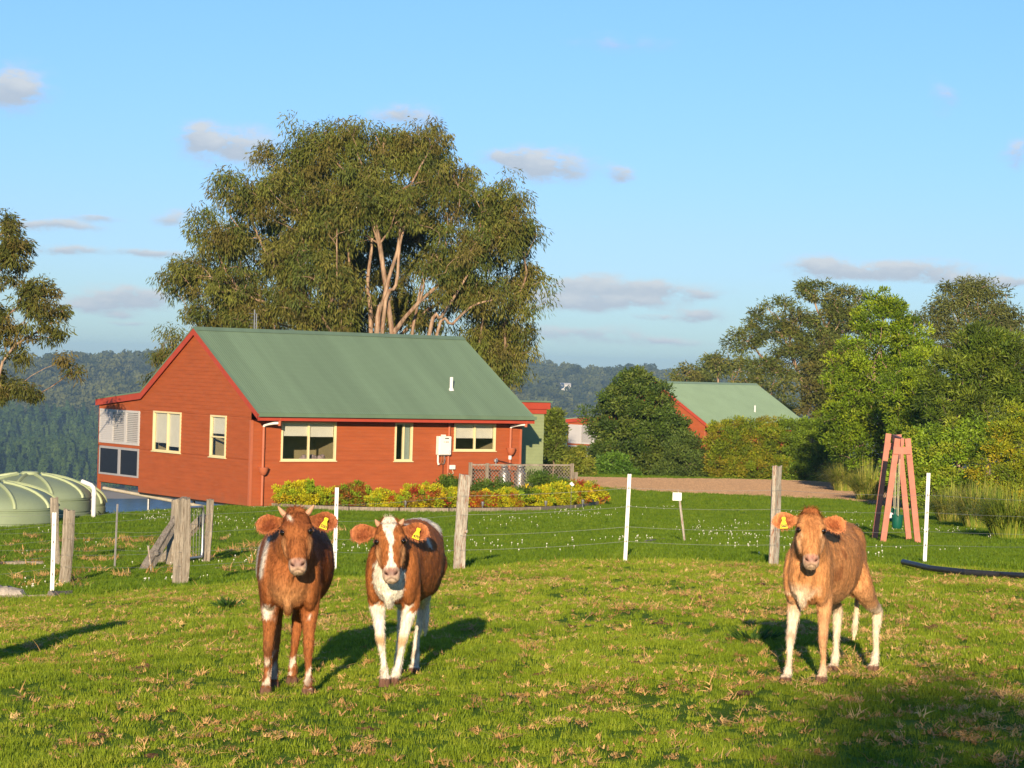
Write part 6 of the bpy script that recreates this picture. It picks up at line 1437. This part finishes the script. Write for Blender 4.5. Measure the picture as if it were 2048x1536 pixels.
    tv = np.empty(len(fm.vertices) * 3, np.float32); fm.vertices.foreach_get('co', tv); tv = tv.reshape(-1, 3)
    fm.vertices.foreach_set('co', np.array([o0 + x_ * q[0] + w_ * (q[1] - .048) + fe * .0022 for q in tv], np.float32).ravel()); fm.materials.clear(); fm.materials.append(M['black']); fm.update(); link('number', fm, tg)
    return root
def hide_mat():
    mt, nt, b = new_mat('calf_hide'); L = nt.links
    at_ = nt.nodes.new('ShaderNodeAttribute'); at_.attribute_name = 'col'
    tcx = nt.nodes.new('ShaderNodeTexCoord'); mpn = nt.nodes.new('ShaderNodeMapping'); mpn.inputs['Scale'].default_value = (70, 70, 18); L.new(tcx.outputs['Object'], mpn.inputs[0])
    nn = nt.nodes.new('ShaderNodeTexNoise'); nn.inputs['Scale'].default_value = 1.; nn.inputs['Detail'].default_value = 6; L.new(mpn.outputs[0], nn.inputs['Vector'])
    r = nt.nodes.new('ShaderNodeMapRange'); L.new(nn.outputs[0], r.inputs[0]); r.inputs[1].default_value = .3; r.inputs[2].default_value = .7; r.inputs[3].default_value = .68; r.inputs[4].default_value = 1.22
    mx = nt.nodes.new('ShaderNodeMix'); mx.data_type = 'RGBA'; mx.blend_type = 'MULTIPLY'; mx.inputs[0].default_value = 1; L.new(at_.outputs['Color'], mx.inputs[6]); L.new(r.outputs[0], mx.inputs[7])
    L.new(mx.outputs[2], b.inputs['Base Color']); b.inputs['Roughness'].default_value = .7; b.inputs['Specular IOR Level'].default_value = .10
    n2 = nt.nodes.new('ShaderNodeTexNoise'); n2.inputs['Scale'].default_value = 13.; n2.inputs['Detail'].default_value = 4; L.new(tcx.outputs['Object'], n2.inputs['Vector'])
    b0 = nt.nodes.new('ShaderNodeBump'); b0.inputs['Strength'].default_value = .5; b0.inputs['Distance'].default_value = .035; L.new(n2.outputs[0], b0.inputs['Height'])
    bp = nt.nodes.new('ShaderNodeBump'); bp.inputs['Strength'].default_value = .5; bp.inputs['Distance'].default_value = .006; L.new(nn.outputs[0], bp.inputs['Height']); L.new(b0.outputs[0], bp.inputs['Normal']); L.new(bp.outputs[0], b.inputs['Normal'])
    return mt
M['hide'] = hide_mat(); M['hide_dark'] = principled('eyelid_skin', (.16, .07, .035), .6, var=.15, scale=40)
M['eye'] = principled('dark_eye', (.010, .006, .004), .08, var=.2, spec=.6); M['horn'] = principled('horn_bud', (.55, .30, .17), .6, var=.12, scale=30); M['tag_yellow'] = principled('yellow_tag', (.85, .60, .012), .45, var=.03)
def n3(p, f, sd=0):
    return vnoise(p[:, 0] * f + p[:, 2] * f * .7, p[:, 1] * f - p[:, 2] * f * .6 + sd, 1.0, sd + 40)
def mixc(c, col, w): return c * (1 - w[:, None]) + np.array(col) * w[:, None]
def sstep(a, b, x): t = np.clip((x - a) / (b - a), 0, 1); return t * t * (3 - 2 * t)
def ear_tint_shade(c, fn, lat, t, nfn, col):
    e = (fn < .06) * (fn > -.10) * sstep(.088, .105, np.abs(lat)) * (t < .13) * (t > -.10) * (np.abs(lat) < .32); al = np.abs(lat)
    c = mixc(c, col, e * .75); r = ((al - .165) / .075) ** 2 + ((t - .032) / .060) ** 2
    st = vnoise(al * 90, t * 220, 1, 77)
    c = mixc(c, np.array(col) * np.array([.42, .30, .26]), e * sstep(.55, .1, r + (st - .5) * .5) * sstep(.0, .4, nfn) * .85)  # shade inside the ear cup, painted into the coat colour
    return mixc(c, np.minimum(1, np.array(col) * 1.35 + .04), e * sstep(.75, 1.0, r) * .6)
def coat_brown(p, t, lat, fn, nm, nfn, ih, co):
    m = len(p); N1 = n3(p, 9, 1); N2 = n3(p, 26, 2); c = np.tile(np.array([.33, .115, .036]), (m, 1)); lg = np.ones(m)
    c = mixc(c, (.19, .055, .016), sstep(.45, .8, N1) * .6 * (~ih)); c = mixc(c, (.50, .26, .11), sstep(.06, .17, p[:, 0]) * sstep(.72, .5, p[:, 2]) * (np.abs(p[:, 1]) < .12) * .8)
    c = mixc(c, (.32, .125, .042), sstep(.5, .3, p[:, 2]) * sstep(.3, .75, n3(p, 6, 5)) * .5)
    y = p[:, 1]; z = p[:, 2]
    body_ = ~ih & (z > .5)
    for (y0, w, z0, z1, sl) in ((-.146, .013, .66, .86, .16), (-.203, .007, .63, .84, .10)):
        q = np.exp(-(((y - y0 - (z - .76) * sl) / w) ** 2)) * sstep(z0 - .02, z0 + .02, z) * sstep(z1 + .03, z1 - .03, z) * body_ * (p[:, 0] > -.45); c = mixc(c, (.72, .64, .52), np.clip(q * 1.6, 0, 1))
    for sy, z0, z1, w in ((-1, .41, .52, .022), (1, .42, .47, .008)):
        q = np.exp(-(((y - sy * .118 + (n3(p, 30, 4) - .5) * .04) / w) ** 2)) * sstep(z0, z0 + .03, z) * sstep(z1, z1 - .03, z) * (p[:, 0] > -.08); c = mixc(c, (.76, .68, .56), np.clip(q * 1.5, 0, 1))
    leg = (z < .22) & (z > .045) & (nm[:, 0] > .55); c = mixc(c, (.70, .60, .47), leg * sstep(.46, .60, N2 * .4 + n3(p, 40, 8) * .3 + .22) * sstep(.22, .17, z) * .9); c = mixc(c, (.13, .06, .028), (z < .30) * sstep(.5, .75, n3(p, 30, 6)) * .55)
    c = mixc(c, (.12, .05, .022), (z < .05) * .5)
    fo = ih & (t < .17) & (fn > 0); c = mixc(c, (.17, .050, .018), fo * sstep(.3, .7, n3(np.stack([lat, t, fn], 1), 22, 7)) * .75 * sstep(.17, .10, t))
    c = mixc(c, (.14, .045, .018), ih * (t > .17) * (t < .30) * sstep(.55, .8, vnoise(lat * 80, t * 14, 1, 9)) * .6)
    c = mixc(c, (.44, .24, .11), ih * sstep(.05, .085, np.abs(lat)) * sstep(.11, .2, t) * (fn < .04) * .6)
    sp = np.exp(-((((lat + .036) - (t - .045) * .4) / .010) ** 2 + ((t - .045) / .022) ** 2)) * ih * (fn > 0); c = mixc(c, (.75, .68, .55), np.clip(sp * 1.5, 0, 1))
    for sy in (-1, 1): c = mixc(c, (.10, .035, .014), np.exp(-(((lat - sy * (.082 - (t - .14) * .55)) / .005) ** 2)) * ih * sstep(.135, .15, t) * sstep(.20, .18, t) * .8)
    lg = np.where(ih & (t < .04) & (np.abs(lat) < .08), 1.6, 1.0); c = ear_tint_shade(c, fn, lat, t, nfn, (.36, .12, .045))
    return c, lg
def coat_pied(p, t, lat, fn, nm, nfn, ih, co):
    m = len(p); N1 = n3(p, 9, 11); c = np.tile(np.array([.35, .125, .038]), (m, 1)); lg = np.ones(m); y = p[:, 1]; z = p[:, 2]; x = p[:, 0]; W = (.80, .73, .60)
    c = mixc(c, (.21, .062, .018), sstep(.45, .8, N1) * .55 * (~ih))
    jit = (n3(p, 14, 12) - .5) * .08 + (n3(p, 60, 16) - .5) * .05
    c = mixc(c, W, sstep(.47, .44, z + jit) * (~ih)); c = mixc(c, (.40, .27, .15), (z < .25) * sstep(.5, .8, n3(p, 34, 15)) * .5); c = mixc(c, W, sstep(.10, .12, x + jit) * sstep(.76, .70, z + jit) * sstep(.10, .085, np.abs(y + jit * .6)) * (~ih))
    c = mixc(c, W, sstep(-.62, -.66, x + jit) * sstep(.84, .87, z + jit * .5)); c = mixc(c, W, np.exp(-(((x + .25) / .03) ** 2)) * (z > .80) * (np.abs(y) < .2) * .9)
    for sy in (-1, 1): c = mixc(c, (.52, .33, .15), np.exp(-(((z - .265) / .03) ** 2)) * (x > -.2) * (nm[:, 0] > .3) * .7)
    bw = np.interp(t, [-.05, .0, .05, .09, .13, .17, .22, .27, .31, .36], [.020, .044, .036, .026, .018, .012, .010, .014, .034, .06]); bc = np.interp(t, [0, .08, .14, .22, .3], [-.004, -.004, .006, .004, .0])
    c = mixc(c, W, sstep(bw + .004, bw - .004, np.abs(lat - bc + (n3(np.stack([lat, t, fn], 1), 40, 13) - .5) * .012)) * ih * (fn > -.005))
    c = mixc(c, (.48, .28, .13), ih * sstep(.045, .08, np.abs(lat)) * sstep(.12, .2, t) * (fn < .05) * .65)
    for sy in (-1, 1): c = mixc(c, (.12, .045, .018), np.exp(-(((lat - sy * (.082 - (t - .14) * .55)) / .005) ** 2)) * ih * sstep(.135, .15, t) * sstep(.20, .18, t) * .7)
    lg = np.where(ih & (t < .02) & (np.abs(lat) < .08), 1.5, 1.0); c = ear_tint_shade(c, fn, lat, t, nfn, (.42, .15, .06))
    return c, lg
def coat_tan(p, t, lat, fn, nm, nfn, ih, co):
    m = len(p); N1 = n3(p, 8, 21); c = np.tile(np.array([.56, .26, .098]), (m, 1)); lg = np.ones(m); y = p[:, 1]; z = p[:, 2]; x = p[:, 0]; W = (.80, .68, .50)
    c = mixc(c, (.46, .19, .066), sstep(.5, .85, N1) * .5); c = mixc(c, (.60, .33, .16), sstep(.62, .48, z) * (x < .05) * .6)
    jit = (n3(p, 12, 22) - .5) * .06
    c = mixc(c, W, sstep(.07, .11, x + jit) * sstep(.62, .52, z + jit) * sstep(.15, .10, np.abs(y)) * (~ih) * .8)
    fl = (x > -.30); c = mixc(c, W, fl * (y < 0) * sstep(.50, .42, z + jit) * sstep(-.14, -.10, y - .0 + jit * .5) * .85); c = mixc(c, (.62, .40, .22), fl * (y > 0) * sstep(.45, .35, z) * .35)
    c = mixc(c, W, (x < -.40) * sstep(.46, .36, z + jit) * .8)
    for z0 in (.285,): c = mixc(c, (.30, .12, .05), fl * np.exp(-(((z - z0) / .022) ** 2)) * (nm[:, 0] > .4) * .45)
    c = mixc(c, W, sstep(.14, .08, z) * .5)
    st = sstep(.62, .78, vnoise(y * 45 + x * 20, z * 9, 1, 25)) * (x < -.05) * (x > -.32) * (z > .62) * (y > .05); c = mixc(c, (.30, .10, .035), st * .6)
    c = mixc(c, (.30, .085, .025), ih * sstep(.035, -.01, t) * (np.abs(lat) < .085) * .9); c = mixc(c, (.40, .15, .05), ih * (np.abs(lat) < .05) * sstep(.26, .10, t) * (fn > 0) * .5)
    c = mixc(c, (.62, .38, .20), ih * sstep(.05, .082, np.abs(lat)) * sstep(.12, .19, t) * (fn < .055) * .7)
    for sy in (-1, 1): c = mixc(c, (.70, .48, .28), np.exp(-(((lat - sy * (.080 - (t - .14) * .5)) / .006) ** 2)) * ih * sstep(.13, .145, t) * sstep(.20, .17, t) * .7); c = mixc(c, (.24, .08, .025), np.exp(-(((lat - sy * (.020 - (t - .08) * .08)) / .005) ** 2)) * ih * (fn > 0) * sstep(.07, .1, t) * sstep(.24, .18, t) * .45)
    lg = np.where(ih & (t < .02) & (np.abs(lat) < .08), 1.7, 1.0); c = ear_tint_shade(c, fn, lat, t, nfn, (.56, .20, .075))
    return c, lg
make_calf('calf', 'red brown horned calf with white flank streaks, leftmost of the three', [(532, 1389), (616, 1391), (547, 1377), (584, 1369)], -1.5, (592, 1029), (596, 1147), 1.03, 1.0, coat_brown, 1, '550', .060, .0, slim=.86)
make_calf('calf', 'brown and white calf with a white blaze, middle of the three', [(772, 1371), (788, 1370), (795, 1352), (829, 1349)], 9, (779, 1049), (783, 1164), .985, .92, coat_pied, 1, '470', .034, .02, slim=.84)
make_calf('calf', 'pale tan hornless calf standing alone on the right', [(1574, 1368), (1646, 1367), (1668, 1345), (1748, 1345)], 24, (1621, 1030), (1622, 1136), .965, .80, coat_tan, -1, '560', 0, .03, slim=.80)
